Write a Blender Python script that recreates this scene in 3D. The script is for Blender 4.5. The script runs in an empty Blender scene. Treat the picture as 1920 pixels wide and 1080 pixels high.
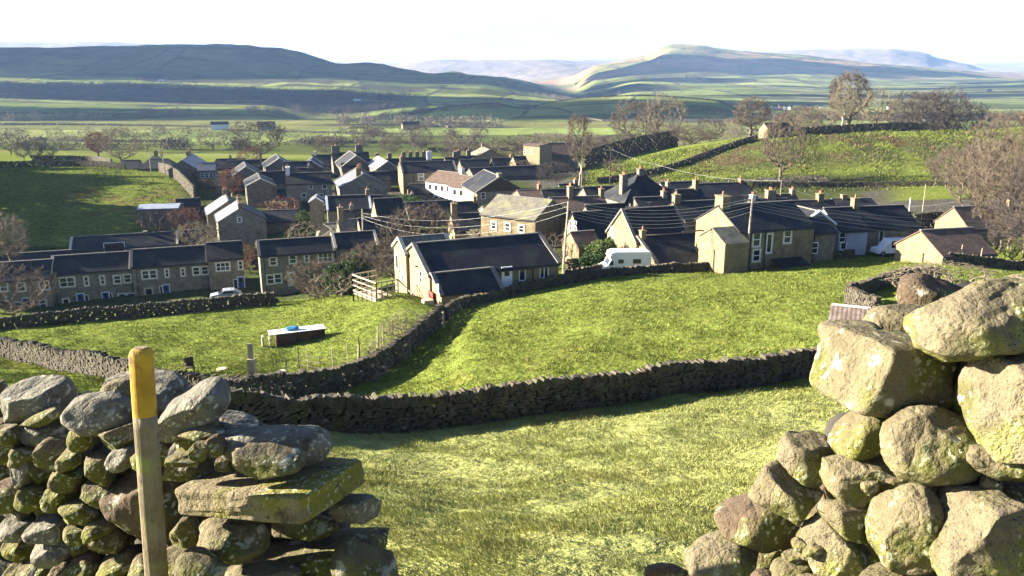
import bpy, bmesh, math, random
import numpy as np
from mathutils import Vector, Matrix
S = bpy.context.scene
C = S.collection
RND = random.Random(7)
NR = np.random.RandomState(11)

# ------------------------------------------------------------------ camera
F = 1507.0                       # focal length in pixels of the 1920 px wide photograph
PITCH = math.atan(390 / F)       # the eye level lies 390 px above the middle of the picture
cam_d = bpy.data.cameras.new('camera'); cam = bpy.data.objects.new('camera', cam_d); C.objects.link(cam)
cam_d.sensor_width = 36.0; cam_d.lens = 36.0 * F / 1920.0
cam_d.clip_start = 0.05; cam_d.clip_end = 60000
cam.location = (0, 0, 0); cam.rotation_euler = (math.pi / 2 - PITCH, 0, 0)
S.camera = cam
S.render.resolution_x, S.render.resolution_y = 1024, 576

# ------------------------------------------------------------------ light
SUN_EL = math.radians(17.0)
SUN_AZ = math.radians(-81.0)     # clockwise from +Y: the sun stands on the left, a little ahead
w = bpy.data.worlds.new('World'); S.world = w; w.use_nodes = True
nt = w.node_tree; nt.nodes.clear()
wo = nt.nodes.new('ShaderNodeOutputWorld'); bg = nt.nodes.new('ShaderNodeBackground')
sk = nt.nodes.new('ShaderNodeTexSky'); sk.sky_type = 'NISHITA'; sk.sun_disc = False
sk.sun_elevation = SUN_EL; sk.sun_rotation = SUN_AZ; sk.air_density = 0.4; sk.dust_density = 0.3; sk.ozone_density = 1.0
bg.inputs['Strength'].default_value = 0.05
# thin bright cloud veil over the sky
tc = nt.nodes.new('ShaderNodeTexCoord'); mp = nt.nodes.new('ShaderNodeMapping'); mp.inputs['Scale'].default_value = (1.0, 1.0, 5.0)
nz = nt.nodes.new('ShaderNodeTexNoise'); nz.inputs['Scale'].default_value = 2.3; nz.inputs['Detail'].default_value = 7; nz.inputs['Roughness'].default_value = 0.55
cr = nt.nodes.new('ShaderNodeValToRGB'); cr.color_ramp.elements[0].position = 0.34; cr.color_ramp.elements[1].position = 0.56
cr.color_ramp.elements[0].color = (0.30, 0.30, 0.30, 1); cr.color_ramp.elements[1].color = (0.95, 0.95, 0.95, 1)
mx = nt.nodes.new('ShaderNodeMix'); mx.data_type = 'RGBA'
# the veil is a bank low over the far fells ahead; overhead and behind the sky is clear
sx = nt.nodes.new('ShaderNodeSeparateXYZ'); nt.links.new(tc.outputs['Generated'], sx.inputs[0])
r1 = nt.nodes.new('ShaderNodeMapRange'); r1.inputs['From Min'].default_value = 0.22; r1.inputs['From Max'].default_value = 0.08; nt.links.new(sx.outputs['Z'], r1.inputs['Value'])
r2 = nt.nodes.new('ShaderNodeMapRange'); r2.inputs['From Min'].default_value = 0.1; r2.inputs['From Max'].default_value = 0.6; nt.links.new(sx.outputs['Y'], r2.inputs['Value'])
m1 = nt.nodes.new('ShaderNodeMath'); m1.operation = 'MULTIPLY'; nt.links.new(r1.outputs[0], m1.inputs[0]); nt.links.new(r2.outputs[0], m1.inputs[1])
m2 = nt.nodes.new('ShaderNodeMath'); m2.operation = 'MULTIPLY'; nt.links.new(m1.outputs[0], m2.inputs[0])
nt.links.new(tc.outputs['Generated'], mp.inputs['Vector']); nt.links.new(mp.outputs[0], nz.inputs['Vector'])
nt.links.new(nz.outputs['Fac'], cr.inputs[0]); nt.links.new(cr.outputs[0], m2.inputs[1]); nt.links.new(m2.outputs[0], mx.inputs['Factor'])
nt.links.new(sk.outputs[0], mx.inputs['A']); mx.inputs['B'].default_value = (3.9, 4.0, 4.1, 1)
nt.links.new(mx.outputs['Result'], bg.inputs['Color']); nt.links.new(bg.outputs[0], wo.inputs['Surface'])
sd = bpy.data.lights.new('sun', 'SUN'); sd.energy = 5.0; sd.angle = math.radians(0.5); sd.color = (1.0, 0.89, 0.70)
sun = bpy.data.objects.new('sun', sd); C.objects.link(sun)
SDIR = Vector((math.sin(SUN_AZ) * math.cos(SUN_EL), math.cos(SUN_AZ) * math.cos(SUN_EL), math.sin(SUN_EL)))
sun.rotation_euler = SDIR.to_track_quat('Z', 'Y').to_euler()
S.view_settings.view_transform = 'Standard'; S.view_settings.look = 'None'
S.view_settings.gamma = 1.0; S.view_settings.exposure = 2.8
S.cycles.use_denoising = True
S.cycles.volume_bounces = 0
S.cycles.max_bounces = 6; S.cycles.transparent_max_bounces = 8

# ------------------------------------------------------------------ pixels and terrain
cP, sP = math.cos(PITCH), math.sin(PITCH)
def ray(px, py):                 # direction through a pixel, scaled to a forward run of one metre
    xc = (px - 960) / F; yc = (540 - py) / F
    fy = cP + yc * sP
    return xc / fy, (yc * cP - sP) / fy
def P(px, py, d):
    u, s = ray(px, py); return Vector((u * d, d, s * d))

def pchip(xk, yk, x):
    xk = np.asarray(xk, float); yk = np.asarray(yk, float)
    x = np.clip(x, xk[0], xk[-1])
    h = np.diff(xk); dl = np.diff(yk) / h
    m = np.zeros_like(yk)
    for i in range(1, len(xk) - 1):
        if dl[i - 1] * dl[i] > 0:
            w1 = 2 * h[i] + h[i - 1]; w2 = h[i] + 2 * h[i - 1]
            m[i] = (w1 + w2) / (w1 / dl[i - 1] + w2 / dl[i])
    m[0] = dl[0]; m[-1] = dl[-1]
    k = np.clip(np.searchsorted(xk, x) - 1, 0, len(xk) - 2)
    t = (x - xk[k]) / h[k]
    return ((1 + 2 * t) * (1 - t) ** 2 * yk[k] + t * (1 - t) ** 2 * h[k] * m[k]
            + t * t * (3 - 2 * t) * yk[k + 1] + t * t * (t - 1) * h[k] * m[k + 1])

# lie of the land: each line is (px, py or ('z', height), distance), nearest line first
Z = lambda z: ('z', z)
LINES = [
 [(960, Z(0.2), -8)],
 [(960, Z(-1.5), 0.3)],
 [(960, Z(-2.25), 2.4)],
 [(0, Z(-3.0), 4.2), (960, Z(-2.80), 4.2), (1920, Z(-2.9), 4.2)],
 [(0, Z(-9.6), 21), (400, 800, 22), (600, 806, 24), (800, 797, 25.5), (1000, 778, 27), (1300, 738, 29.5), (1550, 702, 32), (1920, 690, 34)],
 [(0, 667, 52), (130, 695, 46), (220, 715, 42), (400, 752, 37), (560, 745, 41), (700, 718, 45), (765, 665, 52), (830, 606, 61), (940, 562, 70), (1080, 531, 76), (1250, 513, 82), (1400, 506, 85), (1600, 487, 90), (1750, 492, 82), (1920, 500, 82)],
 [(0, 620, 70), (250, 597, 76), (500, 574, 82), (650, 562, 76), (760, 560, 70), (830, 590, 64), (940, 556, 73), (1080, 528, 79), (1250, 511, 84), (1400, 504, 88), (1600, 481, 94), (1750, 489, 86), (1920, 492, 86)],
 [(0, 581, 102), (100, 576, 108), (250, 561, 111), (396, 547, 114), (467, 542, 116), (620, 533, 111), (700, 545, 96), (780, 550, 84), (940, 540, 86), (1060, 517, 90), (1250, 501, 94), (1450, 490, 94), (1600, 470, 102), (1720, 486, 92), (1920, 484, 92)],
 [(0, 445, 150), (300, 452, 150), (450, 452, 150), (620, 425, 152), (800, 430, 145), (950, 405, 150), (1200, 402, 142), (1350, 388, 148), (1500, 376, 150), (1700, 366, 152), (1920, 372, 142)],
 [(0, 335, 222), (300, 335, 222), (500, 338, 222), (700, 342, 215), (860, 342, 215), (1000, 342, 215), (1100, 347, 198), (1250, 348, 193), (1400, 348, 186), (1600, 353, 178), (1800, 350, 172), (1920, 350, 168)],
 [(0, 303, 300), (180, 303, 300), (300, 312, 310), (500, 304, 330), (1000, 304, 322), (1060, 307, 300), (1130, 305, 270), (1250, 283, 270), (1400, 260, 264), (1500, 251, 262), (1700, 244, 264), (1800, 246, 262), (1920, 240, 258)],
 [(0, Z(-34), 400), (1000, Z(-36), 420), (1300, Z(-36), 420), (1920, Z(-34), 400)],
 [(0, Z(-42), 650), (1920, Z(-42), 650)],
 [(0, Z(-44), 950), (1920, Z(-44), 950)],
 [(0, Z(-44), 1250), (500, Z(-46), 1250), (600, 240, 1250), (640, 238, 1250), (740, 217, 1250), (840, 200, 1250), (923, 194, 1250), (973, 202, 1250), (1040, 192, 1250), (1107, 183, 1250), (1207, 180, 1250), (1280, 184, 1250), (1347, 190, 1250), (1387, 206, 1250), (1450, Z(-46), 1250), (1920, Z(-46), 1250)],
 [(0, Z(-30), 1550), (500, Z(-44), 1650), (800, Z(-50), 1700), (1920, Z(-50), 1700)],
 [(0, 151, 2150), (300, 150, 2250), (600, 145, 2400), (750, 152, 2500), (900, 154, 2650), (1000, 170, 2800), (1100, 185, 2900), (1200, 165, 2900), (1400, 165, 2900), (1600, 170, 2900), (1920, 165, 2900)],
 [(-400, 88, 2700), (0, 90, 2900), (200, 88, 3000), (360, 86, 3150), (525, 91, 3350), (560, 98, 3400), (600, 110, 3450), (640, 122, 3500), (687, 121, 3600), (773, 133, 3700), (807, 137, 3800), (853, 134, 3900), (880, 140, 3950), (923, 142, 4000), (973, 149, 4100), (1023, 162, 4200), (1073, 172, 4200), (1120, 150, 4200), (1280, 140, 4200), (1500, 140, 4200), (1700, 150, 4200), (1920, 150, 4200)],
 [(0, Z(70), 4300), (900, Z(-30), 4700), (1040, 155, 5400), (1120, 124, 5500), (1167, 115, 5500), (1220, 103, 5500), (1240, 90, 5500), (1260, 84, 5500), (1300, 83, 5500), (1357, 92, 5500), (1413, 97, 5500), (1480, 103, 5500), (1600, 118, 5500), (1750, 128, 5500), (1920, 150, 5500)],
 [(0, Z(60), 5900), (900, Z(-30), 6400), (1100, Z(40), 6600), (1900, Z(60), 6600)],
 [(-400, 78, 8000), (0, 80, 8000), (200, 80, 8000), (270, 83, 8000), (300, 92, 8000), (700, 123, 8200), (850, 113, 8200), (1000, 113, 8200), (1120, 118, 8200), (1300, 110, 8000), (1480, 96, 8000), (1557, 93, 8000), (1663, 93, 8000), (1707, 98, 8000), (1740, 103, 8000), (1753, 110, 8000), (1813, 122, 8000), (1853, 135, 8000), (1920, 144, 8000)],
 [(0, Z(40), 9300), (1920, Z(60), 9300)],
 [(0, 100, 11500), (700, 118, 11500), (1120, 112, 11500), (1500, 105, 11500), (1800, 124, 11500), (1830, 119, 11500), (1920, 118, 11500)],
 [(0, Z(0), 14000), (1920, Z(0), 14000)],
]
LU = []
for L in LINES:
    us, ds, zs = [], [], []
    for px, v, d in L:
        if isinstance(v, tuple):
            u = (px - 960) / F / (cP if abs(v[1]) < 500 else 1); zz = v[1]
            u = (px - 960) / F
        else:
            u, s = ray(px, v); zz = s * d
        us.append(u); ds.append(d); zs.append(zz)
    if len(us) == 1: us += [us[0] + 1]; ds *= 2; zs *= 2
    LU.append((us, ds, zs))

def vnoise(x, y, seed=0):        # smooth value noise, -1..1
    x = np.asarray(x, float) + seed * 17.3; y = np.asarray(y, float) + seed * 31.7
    xi = np.floor(x); yi = np.floor(y); fx = x - xi; fy = y - yi
    fx = fx * fx * (3 - 2 * fx); fy = fy * fy * (3 - 2 * fy)
    def h(a, b):
        v = np.sin(a * 127.1 + b * 311.7 + seed * 7.7) * 43758.5453
        return (v - np.floor(v)) * 2 - 1
    return (h(xi, yi) * (1 - fx) + h(xi + 1, yi) * fx) * (1 - fy) + (h(xi, yi + 1) * (1 - fx) + h(xi + 1, yi + 1) * fx) * fy
def fbm(x, y, o=4, seed=0):
    r = 0; a = 1.0
    for i in range(o):
        r = r + a * vnoise(x, y, seed + i); x = x * 2.03; y = y * 2.03; a *= 0.5
    return r

def H(x, y, rough=True):
    x = np.atleast_1d(np.asarray(x, float)); y = np.atleast_1d(np.asarray(y, float))
    u = np.clip(x / np.maximum(y, 3.0), -1.0, 1.0)
    D = np.array([pchip(a, b, u) for a, b, c in LU]); Zk = np.array([pchip(a, c, u) for a, b, c in LU])
    T = np.arcsinh(D / 3.0); t = np.arcsinh(y / 3.0)
    t = np.clip(t, T[0], T[-1])
    h = np.diff(T, axis=0); dl = np.diff(Zk, axis=0) / h
    # slopes with respect to real distance keep plains plain: limited monotone cubic
    m = np.zeros_like(Zk)
    a = dl[:-1]; b = dl[1:]
    w1 = 2 * h[1:] + h[:-1]; w2 = h[1:] + 2 * h[:-1]
    ok = a * b > 0
    with np.errstate(divide='ignore', invalid='ignore'):
        m[1:-1] = np.where(ok, (w1 + w2) / (w1 / a + w2 / b), 0)
    m[0] = dl[0]; m[-1] = dl[-1]
    k = np.clip((T <= t[None, :]).sum(axis=0) - 1, 0, len(LU) - 2)
    ar = np.arange(len(t))
    hh = h[k, ar]; q = (t - T[k, ar]) / hh
    z = ((1 + 2 * q) * (1 - q) ** 2 * Zk[k, ar] + q * (1 - q) ** 2 * hh * m[k, ar]
         + q * q * (3 - 2 * q) * Zk[k + 1, ar] + q * q * (q - 1) * hh * m[k + 1, ar])
    if rough:
        amp = np.clip((y - 500) / 1500, 0, 1) ** 1.2
        z = z + amp * (8 * fbm(x / 420, y / 420, 6, 3) + 5 * np.abs(fbm(x / 260, y / 150, 4, 73))) * np.clip((z + 60) / 80, 0.15, 1.3)
        near = np.clip((y - 3) / 10, 0, 1)
        tus = fbm(x / 0.55, y / 0.45, 2, 41); tus2 = fbm(x / 1.5, y / 1.2, 2, 43)
        z = z + np.clip(y / 3, 0, 1) * (0.042 * tus * np.clip(1.6 - y / 22, 0, 1) + 0.055 * tus2 * np.clip(y / 8, 0.3, 1.3) * np.clip(1.5 - y / 110, 0, 1))
        z = z + near * 0.10 * fbm(x / 3.1, y / 3.1, 2, 9) * np.clip(1 - y / 400, 0, 1) + near * 0.12 * fbm(x / 9, y / 9, 2, 21) * np.clip(1 - y / 400, 0, 1)
    return z
def hz(x, y): return float(H(x, y)[0])
_cache = {}
def G(px, py, dmin=3.0, dmax=6000):     # where the sight line through a pixel meets the ground
    u, s = ray(px, py)
    d = np.exp(np.linspace(math.log(dmin), math.log(dmax), 900))
    g = s * d - H(u * d, d)
    i = np.where((g[:-1] > 0) & (g[1:] <= 0))[0]
    if len(i) == 0: j = int(np.argmin(np.abs(g))); dd = d[j]
    else:
        a, b = d[i[0]], d[i[0] + 1]
        dd = a + (b - a) * g[i[0]] / (g[i[0]] - g[i[0] + 1])
    return Vector((u * dd, dd, hz(u * dd, dd)))
def Gd(px, d):                           # ground point at a column and distance
    u = (px - 960) / F
    for _ in range(3):
        z = hz(u * d, d)
        s = z / d; yc = (s * cP + sP) / (cP - s * sP); u = (px - 960) / F / (cP + yc * sP)
    return Vector((u * d, d, hz(u * d, d)))
# ------------------------------------------------------------------ materials
def mat(name, col, rough=0.9, var=0.25, scale=3.0, bump=0.0, bscale=20.0, col2=None, spec=0.2, metal=0.0, attr=None, detail=5, stripes=None, lichen=None, coord='Object', bdist=0.05, bstretch=None, dark=None, rocky=0):
    m = bpy.data.materials.new(name); m.use_nodes = True
    n = m.node_tree; b = n.nodes['Principled BSDF']; L = n.links.new
    b.inputs['Roughness'].default_value = rough; b.inputs['Metallic'].default_value = metal
    b.inputs['Specular IOR Level'].default_value = spec
    tc = n.nodes.new('ShaderNodeTexCoord'); src = tc.outputs[coord]
    if coord == 'World':
        pass
    nz = n.nodes.new('ShaderNodeTexNoise'); nz.inputs['Scale'].default_value = scale; nz.inputs['Detail'].default_value = detail; nz.inputs['Roughness'].default_value = 0.65
    L(src, nz.inputs['Vector'])
    mx = n.nodes.new('ShaderNodeMix'); mx.data_type = 'RGBA'
    c1 = tuple(c * (1 - var) for c in col); c2 = tuple(min(1, c * (1 + var)) for c in col) if col2 is None else col2
    mx.inputs['A'].default_value = (*c1, 1); mx.inputs['B'].default_value = (*c2, 1)
    rr = n.nodes.new('ShaderNodeMapRange'); rr.inputs['From Min'].default_value = 0.35; rr.inputs['From Max'].default_value = 0.65
    L(nz.outputs['Fac'], rr.inputs['Value']); L(rr.outputs[0], mx.inputs['Factor'])
    out = mx.outputs['Result']
    def layer(out, color, nscale, lo, hi, ndetail=4, dist=0.0, vec=src):
        z = n.nodes.new('ShaderNodeTexNoise'); z.inputs['Scale'].default_value = nscale; z.inputs['Detail'].default_value = ndetail; z.inputs['Distortion'].default_value = dist
        L(vec, z.inputs['Vector'])
        r = n.nodes.new('ShaderNodeMapRange'); r.inputs['From Min'].default_value = lo; r.inputs['From Max'].default_value = hi
        L(z.outputs['Fac'], r.inputs['Value'])
        x = n.nodes.new('ShaderNodeMix'); x.data_type = 'RGBA'; L(r.outputs[0], x.inputs['Factor']); L(out, x.inputs['A']); x.inputs['B'].default_value = (*color, 1)
        return x.outputs['Result']
    if lichen:
        for (color, nscale, lo, hi) in lichen: out = layer(out, color, nscale, lo, hi)
    if attr:
        at = n.nodes.new('ShaderNodeAttribute'); at.attribute_name = attr
        mu = n.nodes.new('ShaderNodeMix'); mu.data_type = 'RGBA'; mu.blend_type = 'MULTIPLY'; mu.inputs['Factor'].default_value = 1
        L(at.outputs['Color'], mu.inputs['A']); L(out, mu.inputs['B']); out = mu.outputs['Result']
    if bump:
        bz = n.nodes.new('ShaderNodeTexNoise'); bz.inputs['Scale'].default_value = bscale; bz.inputs['Detail'].default_value = 6; bz.inputs['Roughness'].default_value = 0.6
        vec = src
        if bstretch:
            mp = n.nodes.new('ShaderNodeMapping'); mp.inputs['Scale'].default_value = bstretch; L(src, mp.inputs['Vector']); vec = mp.outputs[0]
        L(vec, bz.inputs['Vector'])
        bp = n.nodes.new('ShaderNodeBump'); bp.inputs['Strength'].default_value = bump; bp.inputs['Distance'].default_value = bdist
        L(bz.outputs['Fac'], bp.inputs['Height']); last = bp
        if rocky:        # broken faces, pits and grain of gritstone
            dn = n.nodes.new('ShaderNodeTexNoise'); dn.inputs['Scale'].default_value = 5; dn.inputs['Detail'].default_value = 4; L(src, dn.inputs['Vector'])
            dm = n.nodes.new('ShaderNodeMix'); dm.data_type = 'RGBA'; dm.blend_type = 'LINEAR_LIGHT'; dm.inputs['Factor'].default_value = .12; L(src, dm.inputs['A']); L(dn.outputs['Color'], dm.inputs['B'])
            v1 = n.nodes.new('ShaderNodeTexVoronoi'); v1.feature = 'DISTANCE_TO_EDGE'; v1.inputs['Scale'].default_value = 9; L(dm.outputs['Result'], v1.inputs['Vector'])
            q1 = n.nodes.new('ShaderNodeMapRange'); q1.inputs['From Max'].default_value = .06; L(v1.outputs['Distance'], q1.inputs['Value'])
            b2 = n.nodes.new('ShaderNodeBump'); b2.inputs['Strength'].default_value = .35; b2.inputs['Distance'].default_value = .008; L(q1.outputs[0], b2.inputs['Height']); L(bp.outputs[0], b2.inputs['Normal'])
            gz_ = n.nodes.new('ShaderNodeTexNoise'); gz_.inputs['Scale'].default_value = 110; gz_.inputs['Detail'].default_value = 3; L(src, gz_.inputs['Vector'])
            b3 = n.nodes.new('ShaderNodeBump'); b3.inputs['Strength'].default_value = .8; b3.inputs['Distance'].default_value = .004; L(gz_.outputs['Fac'], b3.inputs['Height']); L(b2.outputs[0], b3.inputs['Normal']); last = b3
            # crusty lichen discs
            v2 = n.nodes.new('ShaderNodeTexVoronoi'); v2.inputs['Scale'].default_value = rocky; L(dm.outputs['Result'], v2.inputs['Vector'])
            q2 = n.nodes.new('ShaderNodeMapRange'); q2.inputs['From Min'].default_value = .34; q2.inputs['From Max'].default_value = .26; L(v2.outputs['Distance'], q2.inputs['Value'])
            mk = n.nodes.new('ShaderNodeTexNoise'); mk.inputs['Scale'].default_value = 6; L(src, mk.inputs['Vector']); q3 = n.nodes.new('ShaderNodeMapRange'); q3.inputs['From Min'].default_value = .52; q3.inputs['From Max'].default_value = .60; L(mk.outputs['Fac'], q3.inputs['Value'])
            pr = n.nodes.new('ShaderNodeMath'); pr.operation = 'MULTIPLY'; L(q2.outputs[0], pr.inputs[0]); L(q3.outputs[0], pr.inputs[1])
            xx = n.nodes.new('ShaderNodeMix'); xx.data_type = 'RGBA'; L(pr.outputs[0], xx.inputs['Factor']); L(out, xx.inputs['A']); xx.inputs['B'].default_value = (.34, .35, .24, 1); out = xx.outputs['Result']
            sp = n.nodes.new('ShaderNodeMapRange'); sp.inputs['From Min'].default_value = .60; sp.inputs['From Max'].default_value = .70; L(gz_.outputs['Fac'], sp.inputs['Value'])
            x2 = n.nodes.new('ShaderNodeMix'); x2.data_type = 'RGBA'; L(sp.outputs[0], x2.inputs['Factor']); L(out, x2.inputs['A']); x2.inputs['B'].default_value = (.05, .042, .034, 1); out = x2.outputs['Result']
        L(last.outputs[0], b.inputs['Normal'])
    L(out, b.inputs['Base Color'])
    return m

def coursed(name, c1, c2, mortar, bw=0.42, rh=0.17, rough=0.9, bump=0.5, msize=0.012, var=0.5, tint=None, tscale=0.5):
    # coursed stone or slates: brick texture laid along each wall face through the uv map
    m = bpy.data.materials.new(name); m.use_nodes = True
    n = m.node_tree; b = n.nodes['Principled BSDF']; L = n.links.new
    b.inputs['Roughness'].default_value = rough; b.inputs['Specular IOR Level'].default_value = 0.25
    uv = n.nodes.new('ShaderNodeUVMap'); uv.uv_map = 'uv'
    wz = n.nodes.new('ShaderNodeTexNoise'); wz.inputs['Scale'].default_value = 1.3; wz.inputs['Detail'].default_value = 3
    L(uv.outputs[0], wz.inputs['Vector'])
    ad = n.nodes.new('ShaderNodeMix'); ad.data_type = 'RGBA'; ad.blend_type = 'LINEAR_LIGHT'; ad.inputs['Factor'].default_value = 0.06
    L(uv.outputs[0], ad.inputs['A']); L(wz.outputs['Color'], ad.inputs['B'])
    br = n.nodes.new('ShaderNodeTexBrick'); br.inputs['Color1'].default_value = (*c1, 1); br.inputs['Color2'].default_value = (*c2, 1); br.inputs['Mortar'].default_value = (*mortar, 1)
    br.inputs['Scale'].default_value = 1; br.inputs['Mortar Size'].default_value = msize; br.inputs['Brick Width'].default_value = bw; br.inputs['Row Height'].default_value = rh
    br.inputs['Bias'].default_value = 0.0; br.inputs['Mortar Smooth'].default_value = 0.3
    L(ad.outputs['Result'], br.inputs['Vector'])
    nz = n.nodes.new('ShaderNodeTexNoise'); nz.inputs['Scale'].default_value = 0.9; nz.inputs['Detail'].default_value = 8; nz.inputs['Roughness'].default_value = 0.7; L(uv.outputs[0], nz.inputs['Vector'])
    r = n.nodes.new('ShaderNodeMapRange'); r.inputs['From Min'].default_value = 0.3; r.inputs['From Max'].default_value = 0.7; r.inputs['To Min'].default_value = 1 - var; r.inputs['To Max'].default_value = 1 + var * 0.5
    L(nz.outputs['Fac'], r.inputs['Value'])
    mu = n.nodes.new('ShaderNodeMix'); mu.data_type = 'RGBA'; mu.blend_type = 'MULTIPLY'; mu.inputs['Factor'].default_value = 1
    L(br.outputs['Color'], mu.inputs['A']); L(r.outputs[0], mu.inputs['B'])
    out = mu.outputs['Result']
    if tint:
        z = n.nodes.new('ShaderNodeTexNoise'); z.inputs['Scale'].default_value = tscale; z.inputs['Detail'].default_value = 6; L(uv.outputs[0], z.inputs['Vector'])
        rr = n.nodes.new('ShaderNodeMapRange'); rr.inputs['From Min'].default_value = 0.5; rr.inputs['From Max'].default_value = 0.68; L(z.outputs['Fac'], rr.inputs['Value'])
        x = n.nodes.new('ShaderNodeMix'); x.data_type = 'RGBA'; L(rr.outputs[0], x.inputs['Factor']); L(out, x.inputs['A']); x.inputs['B'].default_value = (*tint, 1); out = x.outputs['Result']
    L(out, b.inputs['Base Color'])
    bp = n.nodes.new('ShaderNodeBump'); bp.inputs['Strength'].default_value = bump; bp.inputs['Distance'].default_value = 0.03
    mh = n.nodes.new('ShaderNodeMath'); mh.operation = 'SUBTRACT'; L(nz.outputs['Fac'], mh.inputs[0]); L(br.outputs['Fac'], mh.inputs[1])
    L(mh.outputs[0], bp.inputs['Height']); L(bp.outputs[0], b.inputs['Normal'])
    return m

M = {}
M['ground'] = mat('ground_soil_grass', (1, 1, 1), 1.0, 0.38, 1.1, bump=0.9, bscale=2.6, attr='Col', spec=0.0, detail=9, col2=(1.25, 1.25, 1.15), bdist=0.35)
M['farland'] = mat('far_hillside', (1, 1, 1), 1.0, 0.30, 0.012, bump=0.6, bscale=0.02, attr='Col', spec=0.0, detail=9, col2=(1.2, 1.2, 1.2), bdist=9.0)
M['grass'] = mat('grass_blades', (1, 1, 1), 0.85, 0.2, 3.0, attr='Col', spec=0.1, col2=(1.15, 1.15, 1.1))
LICH = [((0.105, 0.11, 0.03), 5.0, 0.50, 0.62), ((0.06, 0.05, 0.04), 9.0, 0.58, 0.72), ((0.34, 0.33, 0.27), 16.0, 0.60, 0.70)]
M['boulder'] = mat('weathered_gritstone', (0.138, 0.118, 0.072), 0.95, 0.30, 4.0, bump=0.8, bscale=22, lichen=LICH, detail=9, bdist=0.035, rocky=34)
M['boulder_grey'] = mat('grey_gritstone', (0.130, 0.124, 0.102), 0.9, 0.28, 4.0, bump=0.8, bscale=18, lichen=LICH[1:], detail=9, bdist=0.035, rocky=34)
M['boulder_moss'] = mat('mossy_gritstone', (0.12, 0.105, 0.06), 0.95, 0.28, 4.0, bump=0.9, bscale=24, lichen=[((0.115, 0.12, 0.02), 4.0, 0.46, 0.64), LICH[1], LICH[2]], detail=9, bdist=0.035, rocky=34)
M['boulder_brown'] = mat('brown_gritstone', (0.095, 0.070, 0.048), 0.95, 0.30, 4.0, bump=0.8, bscale=20, lichen=LICH, detail=9, bdist=0.035, rocky=34)
M['boulder_pale'] = mat('pale_lichened_stone', (0.158, 0.136, 0.088), 0.95, 0.25, 5.0, bump=0.9, bscale=30, lichen=[((0.10, 0.095, 0.04), 7.0, 0.46, 0.60), ((0.09, 0.075, 0.06), 14.0, 0.58, 0.70), ((0.22, 0.23, 0.06), 3.0, 0.56, 0.70)], detail=9, bdist=0.035, rocky=34)
M['fieldstone'] = mat('field_wall_stone', (0.072, 0.062, 0.048), 0.95, 0.5, 2.2, bump=0.8, bscale=9, lichen=[((0.075, 0.08, 0.035), 1.3, 0.54, 0.68), ((0.16, 0.15, 0.12), 5, .62, .72)], detail=8)
M['wallcore'] = mat('wall_core', (0.05, 0.045, 0.04), 1.0, 0.4, 2.0)
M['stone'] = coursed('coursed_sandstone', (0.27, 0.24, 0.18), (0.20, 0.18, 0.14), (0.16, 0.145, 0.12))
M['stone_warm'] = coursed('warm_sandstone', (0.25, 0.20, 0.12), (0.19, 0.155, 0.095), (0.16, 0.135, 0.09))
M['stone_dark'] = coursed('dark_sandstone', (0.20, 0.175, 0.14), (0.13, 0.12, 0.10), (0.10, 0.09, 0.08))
M['render_cream'] = coursed('cream_render', (0.225, 0.18, 0.11), (0.215, 0.172, 0.105), (0.215, 0.172, 0.105), bump=0.1, var=0.2)
M['render_white'] = coursed('white_render', (0.62, 0.62, 0.60), (0.61, 0.61, 0.59), (0.61, 0.61, 0.59), bump=0.1, var=0.12)
M['render_blue'] = coursed('pale_blue_render', (0.40, 0.45, 0.54), (0.39, 0.44, 0.53), (0.39, 0.44, 0.53), bump=0.1, var=0.15)
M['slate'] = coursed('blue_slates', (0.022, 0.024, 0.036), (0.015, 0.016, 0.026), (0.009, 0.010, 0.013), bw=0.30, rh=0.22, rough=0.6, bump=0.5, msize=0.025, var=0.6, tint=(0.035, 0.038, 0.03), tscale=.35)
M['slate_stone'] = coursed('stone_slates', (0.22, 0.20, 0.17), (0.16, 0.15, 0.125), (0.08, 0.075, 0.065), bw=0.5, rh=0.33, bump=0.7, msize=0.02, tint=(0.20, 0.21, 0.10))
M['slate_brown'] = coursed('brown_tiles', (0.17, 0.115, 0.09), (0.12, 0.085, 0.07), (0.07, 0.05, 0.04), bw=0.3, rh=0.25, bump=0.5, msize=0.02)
M['slate_pale_lit'] = coursed('pale_slates_painted_lit', (0.20, 0.21, 0.235), (0.16, 0.17, 0.19), (0.10, 0.10, 0.11), bw=0.3, rh=0.25, rough=0.45, bump=0.4, msize=0.02)
M['brick'] = coursed('red_brick', (0.36, 0.13, 0.07), (0.28, 0.10, 0.06), (0.25, 0.2, 0.16), bw=0.22, rh=0.075)
M['metalroof'] = mat('pale_sheet_roof', (0.28, 0.31, 0.38), 0.45, 0.15, 0.8, bump=0.3, bscale=2, bstretch=(14, 0.2, 1))
M['white'] = mat('white_paint', (0.80, 0.80, 0.80), 0.5, 0.06, 3.0)
M['cream'] = mat('sandstone_trim', (0.50, 0.46, 0.36), 0.8, 0.15, 3.0)
M['ridge'] = mat('stone_ridge', (0.16, 0.15, 0.14), 0.8, 0.25, 3.0)
M['glass'] = mat('window_glass', (0.020, 0.024, 0.034), 0.08, 0.2, 0.7, spec=0.6)
M['bluedoor'] = mat('blue_door_paint', (0.03, 0.07, 0.25), 0.5, 0.15, 2)
M['darkdoor'] = mat('dark_door', (0.05, 0.04, 0.04), 0.6, 0.2, 2)
M['red'] = mat('faded_red_boards', (0.30, 0.06, 0.04), 0.8, 0.35, 3, bump=0.4, bscale=4, bstretch=(6, 6, .4))
M['pot'] = mat('clay_pot', (0.33, 0.16, 0.10), 0.8, 0.25, 6)
M['lead'] = mat('lead_gutter', (0.05, 0.05, 0.055), 0.6, 0.2, 3)
M['wood'] = mat('weathered_wood', (0.34, 0.29, 0.23), 0.85, 0.3, 3, bump=0.5, bscale=6, bstretch=(6, 6, .4))
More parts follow.
